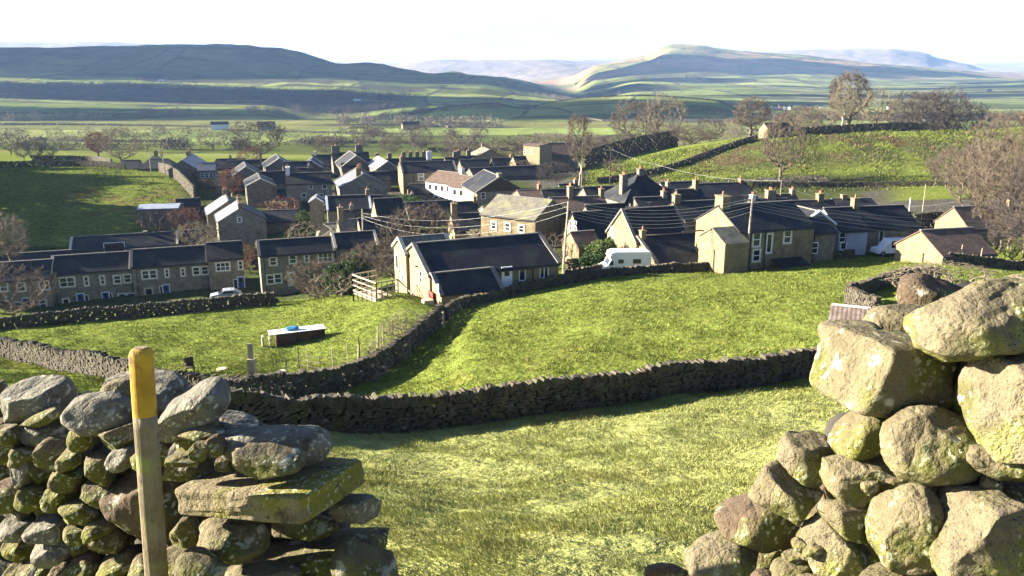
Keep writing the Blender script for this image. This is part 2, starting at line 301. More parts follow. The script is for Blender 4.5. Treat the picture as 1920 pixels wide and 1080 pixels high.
M['palewood'] = mat('pale_sawn_wood', (0.42, 0.36, 0.27), 0.8, 0.15, 3)
M['darkwood'] = mat('creosoted_wood', (0.07, 0.055, 0.045), 0.85, 0.3, 3, bump=0.4, bscale=6, bstretch=(6, 6, .4))
M['bark'] = mat('bark', (0.13, 0.105, 0.08), 0.95, 0.35, 3, bump=0.6, bscale=8)
M['palebark'] = mat('pale_bark', (0.48, 0.42, 0.32), 0.9, 0.4, 2, bump=0.4, bscale=8)
M['twig'] = mat('bare_twigs', (0.12, 0.095, 0.072), 0.95, 0.25, 1)
M['twig_pale'] = mat('pale_twigs', (0.19, 0.16, 0.115), 0.95, 0.25, 1)
M['twig_red'] = mat('reddish_twigs', (0.17, 0.085, 0.06), 0.95, 0.25, 1)
M['twig_dark'] = mat('dark_twigs', (0.075, 0.062, 0.055), 0.95, 0.25, 1)
M['ever'] = mat('evergreen_leaves', (0.035, 0.07, 0.018), 0.8, 0.4, 1)
M['ivy'] = mat('ivy_leaves', (0.09, 0.13, 0.035), 0.7, 0.4, 1)
M['wire'] = mat('wire', (0.42, 0.42, 0.40), 0.35, 0.05, 1, spec=0.6, metal=0.4)
M['rubber'] = mat('tyre_rubber', (0.02, 0.02, 0.02), 0.8, 0.1, 3)
M['carwhite'] = mat('white_vehicle_paint', (0.82, 0.82, 0.82), 0.25, 0.03, 1, spec=0.5)
M['cardark'] = mat('dark_blue_car_paint', (0.02, 0.025, 0.05), 0.25, 0.05, 1, spec=0.6)
M['rust'] = mat('rusty_corrugated_sheet', (0.15, 0.115, 0.095), 0.8, 0.25, 3.0, lichen=[((0.20, 0.17, 0.16), 2.0, 0.50, 0.62)])
M['tarp'] = mat('blue_tarpaulin', (0.05, 0.22, 0.42), 0.5, 0.2, 3, bump=0.4, bscale=5)
M['brownboard'] = mat('brown_boards', (0.075, 0.045, 0.032), 0.85, 0.35, 2, bump=.4, bscale=5, bstretch=(.4, 6, 6))
M['boulder_slab'] = mat('slab_gritstone', (0.185, 0.155, 0.095), 0.95, 0.28, 4.0, bump=0.8, bscale=24, lichen=[((0.17, 0.165, 0.03), 5.0, 0.48, 0.62), LICH[1]], detail=9, bdist=0.03, rocky=34)
# ------------------------------------------------------------------ mesh helpers
def link(name, me, m=None, parent=None):
    o = bpy.data.objects.new(name, me)
    C.objects.link(o)
    if m is not None: me.materials.append(m)
    if parent is not None: o.parent = parent
    return o
def npmesh(name, V, Fa, smooth=False):   # V (n,3), Fa (m,k) equal sided faces
    V = np.asarray(V, np.float32); Fa = np.asarray(Fa, np.int32)
    me = bpy.data.meshes.new(name); me.vertices.add(len(V)); me.vertices.foreach_set('co', V.ravel())
    k = Fa.shape[1]; me.loops.add(Fa.size); me.loops.foreach_set('vertex_index', Fa.ravel())
    me.polygons.add(len(Fa)); me.polygons.foreach_set('loop_start', np.arange(0, Fa.size, k, dtype=np.int32))
    try: me.polygons.foreach_set('loop_total', np.full(len(Fa), k, np.int32))
    except Exception: pass
    me.polygons.foreach_set('use_smooth', np.full(len(Fa), smooth, bool))
    me.update(calc_edges=True); return me
def setcol(me, col):
    a = me.color_attributes.new('Col', 'FLOAT_COLOR', 'POINT')
    c = np.ones((len(me.vertices), 4), np.float32); c[:, :3] = col
    a.data.foreach_set('color', c.ravel())
def tag(o, label=None, cat=None, group=None, kind=None):
    if label: o['label'] = label
    if cat: o['category'] = cat
    if group: o['group'] = group
    if kind: o['kind'] = kind
    return o
def empty(name, loc, rz=0.0, label=None, cat=None, group=None):
    o = bpy.data.objects.new(name, None); C.objects.link(o); o.location = loc; o.rotation_euler = (0, 0, rz)
    o.empty_display_size = 0.2
    return tag(o, label, cat, group)

# ------------------------------------------------------------------ colours of the land (albedo)
def smooth(a, b, x): 
    t = np.clip((x - a) / (b - a), 0, 1); return t * t * (3 - 2 * t)
GRASS_COL = np.array([0.136, 0.170, 0.040])  # base albedo of the field grass
def landcol(x, y):
    u = x / np.maximum(y, 3); n = len(x)
    col = np.tile(GRASS_COL, (n, 1))
    v = fbm(x / 7, y / 7, 3, 4); v2 = fbm(x / 26, y / 26, 3, 8)
    col = col * (1 + 0.10 * v + 0.10 * v2)[:, None]
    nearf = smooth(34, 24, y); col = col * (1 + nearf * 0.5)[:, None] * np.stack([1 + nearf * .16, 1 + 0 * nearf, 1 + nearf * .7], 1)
    def mixc(c, k):
        nonlocal col
        col = col * (1 - k[:, None]) + np.array(c) * k[:, None]
    # straw and dead grass patches
    mixc((0.20, 0.17, 0.06), smooth(0.25, 0.9, fbm(x / 1.7, y / 3.1, 3, 12)) * 0.25 * (y < 60))
    # village ground: gardens, yards, lanes
    vil = smooth(96, 104, y + 14 * np.clip(u, -1, 0.4)) * smooth(335, 318, y) * smooth(-0.43, -0.40, u) * smooth(0.50 , 0.44, u)
    vil = vil * (1 - smooth(192, 200, y) * smooth(0.085, 0.10, u))
    vil = np.maximum(vil, smooth(100, 105, y) * smooth(146, 142, y) * smooth(-0.7, -0.65, u) * smooth(0.7, 0.6, u))
    mixc((0.05, 0.062, 0.028), vil * 0.9)
    mixc((0.085, 0.08, 0.075), vil * smooth(0.1, 0.35, fbm(x / 17, y / 17, 2, 31)))
    # rough scrub on the right hand bank and in the left field
    k = smooth(200, 212, y) * smooth(262, 246, y) * smooth(0.19, 0.27, u) * smooth(-0.5, 0.2, fbm(x / 6, y / 9, 4, 5) + 0.3)
    mixc((0.085, 0.095, 0.040), k * 0.9); mixc((0.10, 0.075, 0.045), k * smooth(0.1, 0.5, fbm(x / 5, y / 9, 4, 55)) * .8)
    k = smooth(168, 175, y) * smooth(215, 190, y) * smooth(-0.60, -0.52, u) * smooth(-0.40, -0.42, u) * smooth(-0.2, 0.4, fbm(x / 4, y / 6, 4, 6))
    mixc((0.13, 0.10, 0.05), k * 0.8)
    # valley floor and the far fields: a patchwork
    far = smooth(340, 420, y)
    gx = x + 60 * vnoise(x / 300, y / 300, 2); gy = y + 80 * vnoise(x / 350, y / 350, 3)
    sx = np.where(y < 1500, 150.0, 210.0); sy = np.where(y < 1500, 110.0, 190.0)
    ci = np.floor(gx / sx); cj = np.floor(gy / sy)
    r = np.sin(ci * 12.9898 + cj * 78.233) * 43758.5453; r = r - np.floor(r)
    r2 = np.sin(ci * 39.35 + cj * 11.13) * 24634.6345; r2 = r2 - np.floor(r2)
    pasture = np.array([0.14, 0.175, 0.055])[None] * (0.50 + 0.85 * r[:, None]) + np.array([0.05, 0.035, 0.02])[None] * (r2[:, None] > 0.6)
    col = col * (1 - far[:, None]) + pasture * far[:, None]
    # hedges and walls between the fields, woodland strips
    ex = np.minimum(gx / sx - ci, 1 - (gx / sx - ci)) * sx; ey = np.minimum(gy / sy - cj, 1 - (gy / sy - cj)) * sy
    edge = (np.minimum(ex, ey) < np.clip(y / 450, 1.5, 7)) * far
    mixc((0.045, 0.042, 0.035), edge * 0.8)
    wood = smooth(0.35, 0.55, fbm(x / 260, y / 130, 3, 14)) * smooth(420, 520, y) * smooth(5200, 3600, y)
    mixc((0.060, 0.055, 0.050), wood * 0.9)
    # left hill: woodland belt under the shelf, rough grazing above
    lw = smooth(1480, 1560, y) * smooth(2080, 1980, y) * smooth(-0.10, -0.16, u) * smooth(-0.6, -0.1, fbm(x / 120, y / 60, 3, 15) + 0.3)
    mixc((0.050, 0.045, 0.048), lw * 0.92)
    up = smooth(2250, 2420, y) * smooth(0.1, 0.0, u) * smooth(6000, 5200, y)
    mixc((0.085, 0.115, 0.055), up * 0.6)
    lines = (np.minimum(np.abs(((x + 90 * vnoise(x / 500, y / 500, 81)) / 260) % 1 - .5) * 260, np.abs(((y + 120 * vnoise(x / 600, y / 600, 82)) / 230) % 1 - .5) * 230 * 1.0) < np.clip(y / 520, 3, 8)) * smooth(1900, 2300, y)
    mixc((0.035, 0.035, 0.033), lines * 0.6)
    # moor on the fell sides
    zz = smooth(3900, 4700, y) * smooth(-0.02, 0.06, u)
    mixc((0.36, 0.22, 0.14), zz * smooth(-0.4, 0.3, fbm(x / 600, y / 200, 6, 16)))
    mixc((0.16, 0.18, 0.09), zz * smooth(0.0, 0.4, fbm(x / 400, y / 120, 6, 18)) * 0.9)
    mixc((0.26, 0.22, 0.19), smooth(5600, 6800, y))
    return np.clip(col, 0.01, 0.9)

def land(name, ys, nx, m, s0, s1):
    s = np.linspace(s0, s1, nx)
    Y, Sg = np.meshgrid(ys, s, indexing='ij')
    X = Sg * (16 + 1.0 * np.maximum(Y, 0))
    x = X.ravel(); y = Y.ravel()
    z = np.concatenate([H(x[i:i + 60000], y[i:i + 60000]) for i in range(0, len(x), 60000)])
    V = np.stack([x, y, z], 1)
    ny = len(ys); i = np.arange(ny - 1)[:, None] * nx + np.arange(nx - 1)[None]; i = i.ravel()
    Fq = np.stack([i, i + 1, i + nx + 1, i + nx], 1)
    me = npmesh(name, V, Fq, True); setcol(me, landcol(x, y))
    o = link(name, me, m); return o
near_y = np.concatenate([np.linspace(-8, 3, 24)[:-1], np.exp(np.linspace(math.log(3), math.log(520), 620))])
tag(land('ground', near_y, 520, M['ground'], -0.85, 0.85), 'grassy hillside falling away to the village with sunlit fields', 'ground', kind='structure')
far_y = np.exp(np.linspace(math.log(520), math.log(12200), 560))
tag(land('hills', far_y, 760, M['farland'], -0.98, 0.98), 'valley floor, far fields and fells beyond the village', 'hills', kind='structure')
# ------------------------------------------------------------------ polygon collector with face aligned uv
class MB:
    def __init__(s): s.v = []; s.f = []; s.uv = []; s.mi = []; s.cur = 0
    def poly(s, pts):
        pts = [Vector(p) for p in pts]; i = len(s.v); s.v += [tuple(p) for p in pts]; s.f.append(tuple(range(i, i + len(pts))))
        n = Vector((0, 0, 0))
        for k in range(len(pts)):
            a, b = pts[k], pts[(k + 1) % len(pts)]
            n += Vector(((a.y - b.y) * (a.z + b.z), (a.z - b.z) * (a.x + b.x), (a.x - b.x) * (a.y + b.y)))
        n.normalize() if n.length > 1e-9 else None
        t = Vector((0, 0, 1)).cross(n)
        t = t.normalized() if t.length > 1e-3 else Vector((1, 0, 0))
        b = n.cross(t)
        s.uv += [(p.dot(t), p.dot(b)) for p in pts]; s.mi.append(s.cur)
    def hexa(s, c):              # eight corners: bottom four counter-clockwise, then the top four
        for q in ((3, 2, 1, 0), (4, 5, 6, 7), (0, 1, 5, 4), (1, 2, 6, 5), (2, 3, 7, 6), (3, 0, 4, 7)): s.poly([c[k] for k in q])
    def box(s, a, b, R=None, o=None):
        x0, y0, z0 = a; x1, y1, z1 = b
        c = [Vector(p) for p in ((x0, y0, z0), (x1, y0, z0), (x1, y1, z0), (x0, y1, z0), (x0, y0, z1), (x1, y0, z1), (x1, y1, z1), (x0, y1, z1))]
        if R is not None: c = [R @ p for p in c]
        if o is not None: c = [p + Vector(o) for p in c]
        s.hexa(c)
    def bar(s, p, q, w, h=None, n=4, taper=1.0):     # straight bar or round tube from p to q
        p = Vector(p); q = Vector(q); d = (q - p).normalized(); h = h or w
        a = d.cross(Vector((0, 0, 1))); a = a.normalized() if a.length > 1e-3 else Vector((1, 0, 0)); b = a.cross(d)
        def ring(c, k):
            if n == 4: return [c + a * sx * w / 2 * k + b * sy * h / 2 * k for sx, sy in ((-1, -1), (1, -1), (1, 1), (-1, 1))]
            return [c + (a * math.cos(t) + b * math.sin(t)) * w / 2 * k for t in [2 * math.pi * j / n for j in range(n)]]
        r0, r1 = ring(p, 1), ring(q, taper)
        for j in range(n): s.poly([r0[j], r0[(j + 1) % n], r1[(j + 1) % n], r1[j]])
        s.poly(r0[::-1]); s.poly(r1)
    def lathe(s, prof, c=(0, 0, 0), n=10):
        c = Vector(c)
        rg = [[c + Vector((r * math.cos(2 * math.pi * j / n), r * math.sin(2 * math.pi * j / n), z)) for j in range(n)] for r, z in prof]
        for a, b in zip(rg, rg[1:]):
            for j in range(n): s.poly([a[j], a[(j + 1) % n], b[(j + 1) % n], b[j]])
        s.poly(rg[-1]); s.poly(rg[0][::-1])
    def build(s, name, mats, parent=None, smooth=False):
        me = bpy.data.meshes.new(name); me.from_pydata(s.v, [], s.f)
        ul = me.uv_layers.new(name='uv'); ul.data.foreach_set('uv', np.array(s.uv, np.float32).ravel())
        if not isinstance(mats, (list, tuple)): mats = [mats]
        for m in mats: me.materials.append(m)
        me.polygons.foreach_set('material_index', s.mi)
        if smooth: me.polygons.foreach_set('use_smooth', [True] * len(s.f))
        me.update(); o = bpy.data.objects.new(name, me); C.objects.link(o)
        if parent is not None: o.parent = parent
        return o

# ------------------------------------------------------------------ windows, doors, chimneys
def window(par, o, t, n, w, h, cols=1, rows=2, surround=None, frame='white', glass='glass', name='window', zsill=True):
    # o: centre on the wall, t: tangent along the wall, n: outward normal (all local to the house)
    up = Vector((0, 0, 1)); o = Vector(o)
    def bx(mb, a0, a1, b0, b1, n0, n1):
        mb.hexa([o + t * a + up * b + n * c for (a, b, c) in ((a0, b0, n1), (a1, b0, n1), (a1, b0, n0), (a0, b0, n0), (a0, b1, n1), (a1, b1, n1), (a1, b1, n0), (a0, b1, n0))])
    k = 0.085
    f = MB()
    bx(f, -w / 2, -w / 2 + k, -h / 2, h / 2, 0, .06); bx(f, w / 2 - k, w / 2, -h / 2, h / 2, 0, .06)
    bx(f, -w / 2 + k, w / 2 - k, -h / 2, -h / 2 + k, 0, .06); bx(f, -w / 2 + k, w / 2 - k, h / 2 - k, h / 2, 0, .06)
    for i in range(1, cols): 
        c = -w / 2 + w * i / cols; bx(f, c - k * .5, c + k * .5, -h / 2 + k, h / 2 - k, .0, .055)
    for i in range(1, rows):
        c = -h / 2 + h * i / rows
        for j in range(cols):
            a0 = -w / 2 + w * j / cols + k * (1 if j == 0 else .5); a1 = -w / 2 + w * (j + 1) / cols - k * (1 if j == cols - 1 else .5)
            bx(f, a0, a1, c - k * .4, c + k * .4, 0, .05)
    fo = f.build(name, M[frame], par)
    g = MB(); bx(g, -w / 2 + k * .6, w / 2 - k * .6, -h / 2 + k * .6, h / 2 - k * .6, 0, .02); g.build('pane', M[glass], fo)
    if surround:
        s = MB(); e = .14
        bx(s, -w / 2 - e, w / 2 + e, h / 2, h / 2 + .13, 0, .07); 
        if zsill: bx(s, -w / 2 - e, w / 2 + e, -h / 2 - .14, -h / 2, 0, .11)
        bx(s, -w / 2 - e, -w / 2, -h / 2, h / 2, 0, .05); bx(s, w / 2, w / 2 + e, -h / 2, h / 2, 0, .05)
        s.build('surround', M[surround], fo)
    return fo
def door(par, o, t, n, w, h, col='white', light=True):
    up = Vector((0, 0, 1)); o = Vector(o)
    def bx(mb, a0, a1, b0, b1, n0, n1):
        mb.hexa([o + t * a + up * b + n * c for (a, b, c) in ((a0, b0, n1), (a1, b0, n1), (a1, b0, n0), (a0, b0, n0), (a0, b1, n1), (a1, b1, n1), (a1, b1, n0), (a0, b1, n0))])
    d = MB(); bx(d, -w / 2, w / 2, -h / 2, h / 2, 0, .06); do = d.build('door', M[col], par)
    f = MB(); bx(f, -w / 2 - .1, -w / 2, -h / 2, h / 2 + .1, 0, .09); bx(f, w / 2, w / 2 + .1, -h / 2, h / 2 + .1, 0, .09); bx(f, -w / 2, w / 2, h / 2, h / 2 + .1, 0, .09)
    f.build('door_frame', M['white'], do)
    if light: g = MB(); bx(g, -w * .28, w * .28, h * .08, h * .38, .055, .07); g.build('pane', M['glass'], do)
    return do
def chimney(par, x, y, z0, z1, lx=0.55, ly=0.9, pots=2, m='stone_warm'):
    b = MB(); b.box((x - lx / 2, y - ly / 2, z0), (x + lx / 2, y + ly / 2, z1 - .12)); b.box((x - lx / 2 - .07, y - ly / 2 - .07, z1 - .12), (x + lx / 2 + .07, y + ly / 2 + .07, z1))
    c = b.build('chimney', M[m], par)
    for i in range(pots):
        yy = y + ((i + .5) / pots - .5) * ly * .8
        p = MB(); p.lathe([(.13, z1 - .01), (.11, z1 + .12), (.10, z1 + .38), (.125, z1 + .40), (.125, z1 + .45)], (x, yy, 0), 8); p.build('chimney_pot', M['pot'], c)
    return c

def block(root, x0, x1, wf, wb, zr, df, db, zb, wall='stone', roof='slate', rb=None, verge=None, gutter=True, ridge=True, hip=0.0, ov=0.22, g0=None, wname='wall', lower=0.0):
    # long axis on local x, ridge at height zr over y=0; front side y=-wf, back side y=+wb, eaves df / db under the ridge, foot at zb
    ef, eb = zr - df, zr - db
    w = MB()
    w.poly([(x0, -wf, zb), (x1, -wf, zb), (x1, -wf, ef), (x0, -wf, ef)]); w.poly([(x1, wb, zb), (x0, wb, zb), (x0, wb, eb), (x1, wb, eb)])
    if hip:
        zz = min(ef, eb)
        w.poly([(x0, wb, zb), (x0, -wf, zb), (x0, -wf, ef), (x0, wb, eb)]); w.poly([(x1, -wf, zb), (x1, wb, zb), (x1, wb, eb), (x1, -wf, ef)])
    else:
        w.poly([(x0, wb, zb), (x0, -wf, zb), (x0, -wf, ef), (x0, 0, zr), (x0, wb, eb)]); w.poly([(x1, -wf, zb), (x1, wb, zb), (x1, wb, eb), (x1, 0, zr), (x1, -wf, ef)])
    w.build(wname, M[wall], root)
    th = 0.13
    def slab(ys, e, hw, dd, m, nm):
        # roof slope from ridge to beyond the eave
        k = dd / hw; yo = ys * (hw + ov); zo = e - k * ov + .02
        a0, a1 = x0 - .12, x1 + .12
        h = hip
        r = MB()
        top = [(a0 + h, 0, zr + .02 + th), (a1 - h, 0, zr + .02 + th), (a1, yo, zo + th), (a0, yo, zo + th)]
        bot = [(p[0], p[1], p[2] - th) for p in top]
        if ys < 0: r.poly([top[3], top[2], top[1], top[0]]); r.poly(bot)
        else: r.poly(top); r.poly(bot[::-1])
        for i in range(4):
            j = (i + 1) % 4
            if i == 0: continue
            r.poly([top[i], top[j], bot[j], bot[i]])
        return r
    rf = slab(-1, ef, wf, df, roof, 'roof')
    if hip:
        for xx, sg in ((x0, -1), (x1, 1)):
            a = xx + sg * .12; yo0 = -(wf + ov); yo1 = wb + ov; z0 = ef - df / wf * ov + .02 + th; z1 = eb - db / wb * ov + .02 + th
            tri = [(a, yo0, z0), (a, yo1, z1), (a - sg * hip, 0, zr + .02 + th)]
            rf.poly(tri if sg > 0 else tri[::-1])
    same = rb is None or rb == roof
    bk = slab(1, eb, wb, db, rb or roof, 'roof')
    if same:
        off = len(rf.v); rf.v += bk.v; rf.f += [tuple(i + off for i in f) for f in bk.f]; rf.uv += bk.uv; rf.mi += bk.mi
        ro = rf.build('roof', M[roof], root)
    else:
        off = len(rf.v); rf.v += bk.v; rf.f += [tuple(i + off for i in f) for f in bk.f]; rf.uv += bk.uv; rf.mi += [1] * len(bk.mi)
        ro = rf.build('roof', [M[roof], M[rb]], root)
    if ridge:
        r = MB(); r.box((x0 - .12 + hip, -.14, zr + th - .02), (x1 + .12 - hip, .14, zr + th + .09)); r.build('ridge_tiles', M['ridge'], ro)
    if verge and not hip:
        for xx in (x0, x1):
            v = MB()
            for sgn, hw, dd in ((-1, wf, df), (1, wb, db)):
                k = dd / hw; yo = sgn * (hw + ov)
                zo = zr - dd - k * ov + .02
                x_0, x_1 = xx - .2, xx + .2
                b = [(x_0, 0, zr + .0), (x_1, 0, zr), (x_1, yo, zo), (x_0, yo, zo)]; t = [(p[0], p[1], p[2] + th + .13) for p in b]
                c = b + t if sgn > 0 else b[::-1] + t[::-1]
                v.hexa([c[3], c[2], c[1], c[0], c[7], c[6], c[5], c[4]])
            v.build('verge_coping', M[verge], ro)
    if gutter:
        for sgn, hw, dd in ((-1, wf, df), (1, wb, db)):
            g = MB(); yo = sgn * (hw + ov + .06); zo = zr - dd - dd / hw * ov
            g.box((x0, yo - .06, zo - .10), (x1, yo + .06, zo + .03))
            g.build('gutter', M['lead'], root)
    return ro

class House:
    def __init__(s, name, label, A, hd, Bx=None, L=None, W=7.0, wb=None, slope=34, hf=None, df=None, db=None, cat='house', group=None, base=None, up=None, **kw):
        # A: near/left ridge end (px, py, distance); hd: heading of the ridge in degrees; Bx: picture column of the other end, or L: length
        a = P(*A); hr = math.radians(hd); r = Vector((math.cos(hr), math.sin(hr), 0))
        if L is None:
            uB = ray(Bx, A[1] - (3 if hd < 60 else 0))[0]; L = (uB * a.y - a.x) / (r.x - uB * r.y)
        s.L = L; s.wf = W / 2 if wb is None else W - wb; s.wb = W / 2 if wb is None else wb
        s.df = df or s.wf * math.tan(math.radians(slope)); s.db = db or s.wb * math.tan(math.radians(slope))
        nf = Vector((r.y, -r.x, 0)); c = a + r * (L / 2)
        corners = [c + r * (sx * L / 2) + nf * sy for sx in (-1, 1) for sy in (s.wf, -s.wb)]
        gz = H([p.x for p in corners], [p.y for p in corners]); s.zg = float(gz.max()); z0 = float(gz.min())
        s.zr = a.z
        if hf is not None: z0 = min(z0, a.z - s.df - hf)
        s.root = empty(name, (c.x, c.y, z0), hr, label, cat, group)
        s.r, s.nf, s.c, s.z0 = r, nf, Vector((c.x, c.y, z0)), z0
        s.zrl = a.z - z0
        s.roof = block(s.root, -L / 2, L / 2, s.wf, s.wb, s.zrl, s.df, s.db, -0.6, **kw)
    def loc(s, p):               # world to local
        q = Vector(p) - s.c; return Vector((q.dot(s.r), -q.dot(s.nf), q.z))
    def hit(s, px, py, face, extra=0):   # sight line through a pixel against one wall, in local coordinates
        u, k = ray(px, py); d = Vector((u, 1, k)); o = -s.c
        ol = Vector((o.dot(s.r), -o.dot(s.nf), o.z)); dl = Vector((d.dot(s.r), -d.dot(s.nf), d.z))
        ax, v = {'f': (1, -s.wf - extra), 'b': (1, s.wb + extra), 'g0': (0, -s.L / 2 - extra), 'g1': (0, s.L / 2 + extra)}[face]
        t = (v - ol[ax]) / dl[ax]; return ol + dl * t
    T = {'f': (Vector((1, 0, 0)), Vector((0, -1, 0))), 'b': (Vector((-1, 0, 0)), Vector((0, 1, 0))), 'g0': (Vector((0, -1, 0)), Vector((-1, 0, 0))), 'g1': (Vector((0, 1, 0)), Vector((1, 0, 0)))}
    def win(s, face, px, py, w, h, cols=1, rows=2, extra=0, **k):
        t, n = s.T[face]; o = s.hit(px, py, face, extra)
        if face == 'f': o.z = min(o.z, s.zrl - s.df - h / 2 - .2)
        return window(s.root, o, t, n, w, h, cols, rows, **k)
    def wins(s, face, lst, **k):
        for q in lst: s.win(face, *q, **k)
    def door(s, face, px, py, w=.95, h=2.0, col='white', extra=0, **k):
        t, n = s.T[face]; return door(s.root, s.hit(px, py, face, extra), t, n, w, h, col, **k)
    def grid(s, face, n, w=.9, h=1.2, levels=(1.4, 4.0), x0=.12, x1=.88, **k):
        # evenly set windows where the picture is too small to show each place
        t, nn = s.T[face]; ln = s.L if face in 'fb' else s.wf + s.wb
        for lv in levels:
            z = (s.zrl - (s.df if face == 'f' else s.db)) - lv
            for i in range(n):
                a = (x0 + (x1 - x0) * (i + .5) / n - .5) * ln
                if face == 'f': o = Vector((a, -s.wf, z))
                elif face == 'b': o = Vector((a, s.wb, z))
                elif face == 'g0': o = Vector((-s.L / 2, a + (s.wb - s.wf) / 2, z))
                else: o = Vector((s.L / 2, a + (s.wb - s.wf) / 2, z))
                window(s.root, o, t, nn, w, h, **k)
    def chim(s, tt, h=1.1, pots=2, m='stone_warm', lx=.6, ly=1.0, y=0.0, dz=0):
        # tt: place along the ridge (0..1), h: height over the ridge
        x = (tt - .5) * s.L; x = max(-s.L / 2 + lx / 2 + .02, min(s.L / 2 - lx / 2 - .02, x))
        return chimney(s.root, x, y, s.zrl - .9 - abs(y) * .7, s.zrl + h, lx, ly, pots, m)
    def pipe(s, face, px, py):   # down pipe from the eaves
        t, n = s.T[face]; o = s.hit(px, py, face); b = MB(); zt = s.zrl - s.df - .05
        b.bar((o.x + n.x * .07, o.y + n.y * .07, 0), (o.x + n.x * .07, o.y + n.y * .07, zt), .1, n=6); b.build('drainpipe', M['lead'], s.root)
    def aerial(s, tt, h=1.6):
        x = (tt - .5) * s.L; b = MB(); z = s.zrl; b.bar((x, 0, z - .2), (x, 0, z + h), .045, n=5)
        b.bar((x - .5, 0, z + h - .1), (x + .5, 0, z + h - .1), .03)
        for i in range(5): b.bar((x - .45 + .2 * i, -.25, z + h - .1), (x - .45 + .2 * i, .25, z + h - .1), .018)
        b.build('aerial', M['lead'], s.root)
# ------------------------------------------------------------------ the village
TER = 'stone terraces along the lower lane'
VIL = 'slate roofed houses of the village'
# left terraces in front
h = House('terraced_house', 'stone terrace at the left picture edge with a bare tree before its dark roof', (-120, 502, 107), 20, Bx=98, W=6.4, slope=30, hf=4.9, group=TER)
h.wins('f', [(7, 538, .95, 1.25), (40, 538, .95, 1.25), (83, 535, 1.2, 1.25), (33, 573, .9, 1.0), (7, 572, 1.2, 1.1), (75, 570, 1.6, 1.1, 2)], surround='cream'); h.door('f', 51, 572, .9, 2.0, 'bluedoor')
h = House('terraced_house', 'long stone terraced house with blue doors, second from the left edge', (99, 482, 113), 20, Bx=246, W=6.4, slope=30, hf=5.0, verge='cream', group=TER)
h.wins('f', [(126, 529, 1.9, 1.35, 2), (162, 527, .55, 1.35), (192, 525, .55, 1.3), (220, 524, .95, 1.2), (239, 522, .95, 1.2), (229, 556, .95, .9), (246, 555, .95, .9)], surround='cream')
h.wins('f', [(124, 565, .8, .8)], surround='cream', rows=1)
h.door('f', 152, 563, .85, 1.9, 'bluedoor'); h.win('f', 163, 563, .55, 1.7, 1, 1); h.door('f', 199, 560, .85, 1.9, 'bluedoor'); h.win('f', 208, 560, .5, 1.7, 1, 1)
h.pipe('f', 104, 540); h.pipe('f', 252, 530)
h = House('terraced_house', 'stone terraced house with paired white windows and lit ground floor window', (247, 470, 115.5), 20, Bx=387, W=6.4, slope=30, hf=5.0, verge='ridge', group=TER)
h.wins('f', [(273, 515, .95, 1.25), (287, 514, .95, 1.25), (313, 512, .5, 1.2), (343, 510, .5, 1.2), (368, 508, .95, 1.2), (384, 507, .95, 1.2)], surround='cream')
h.win('f', 279, 547, .95, 1.0, 1, 1, frame='palewood', surround='cream'); h.door('f', 312, 546, .85, 1.9, 'bluedoor'); h.win('f', 303, 546, .5, 1.6, 1, 1); h.pipe('f', 257, 520); h.pipe('f', 394, 520)
h = House('terraced_house', 'end terrace house stepped up at the right end of the left row', (387, 457, 118), 20, Bx=452, W=6.4, slope=30, hf=5.0, group=TER)
h.wins('f', [(418, 500, 1.9, 1.25, 3), (451, 497, .6, 1.3)], surround='cream'); h.door('f', 452, 531, .9, 1.9, 'bluedoor'); h.win('f', 443, 532, .8, 1.5, 1, 1)
h = House('terraced_house', 'stone house behind the evergreen bush with small upper windows', (483, 453, 112), 20, Bx=622, W=5.8, slope=28, hf=5.0, verge='ridge', group=TER)
h.wins('f', [(512, 490, .95, 1.15), (549, 486, .95, 1.15), (575, 484, .6, 1.15), (610, 482, 2.0, 1.3, 3), (507, 524, 1.0, 1.3), (521, 522, 1.0, 1.3)], surround='cream'); h.door('f', 547, 523, .9, 2.0, 'white'); h.pipe('f', 496, 500)
h = House('terraced_house', 'lower stone house joined to the right of the bush-hidden terrace', (623, 439, 116), 20, Bx=701, W=5.8, slope=28, hf=5.0, verge='cream', group=TER)
h.wins('f', [(655, 482, .9, 1.1)], surround='cream')
# long sheds behind the terraces
h = House('long_barn', 'long low slate roofed barn behind the left terrace with small white windows', (135, 446, 140), 20, Bx=333, W=7.5, slope=24, hf=4.0, verge='cream', cat='barn')
h.wins('f', [(241, 462, 1.2, 1.1), (266, 458, 1.2, 1.1), (294, 459, .6, 1.6), (325, 456, 1.3, .9, 2, 1)]); h.door('f', 215, 468, 3.2, 2.4, 'darkdoor', light=False); h.chim(.69, .5, 0, 'stone_dark')
h = House('outbuilding', 'low slate outbuilding at the end of the long barn under bare twigs', (335, 433, 147), 20, Bx=372, W=6, slope=26, hf=3.2, cat='outbuilding')
h = House('long_barn', 'dark slate roof behind the leftmost terrace reaching the picture edge', (-90, 484, 124), 20, Bx=135, W=8, slope=28, hf=4.2, cat='barn')
h = House('open_shed', 'open fronted shed with pale blue sheet roof beside the left field', (264, 384, 165), 12, Bx=338, W=6.5, slope=9, hf=2.6, roof='metalroof', wall='stone_dark', ridge=False, cat='shed')
h = House('privy', 'tiny white-gabled outhouse above the pale roofed shed', (330, 374, 180), 20, L=5, W=3.5, hf=2.2, wall='render_cream', cat='outhouse')
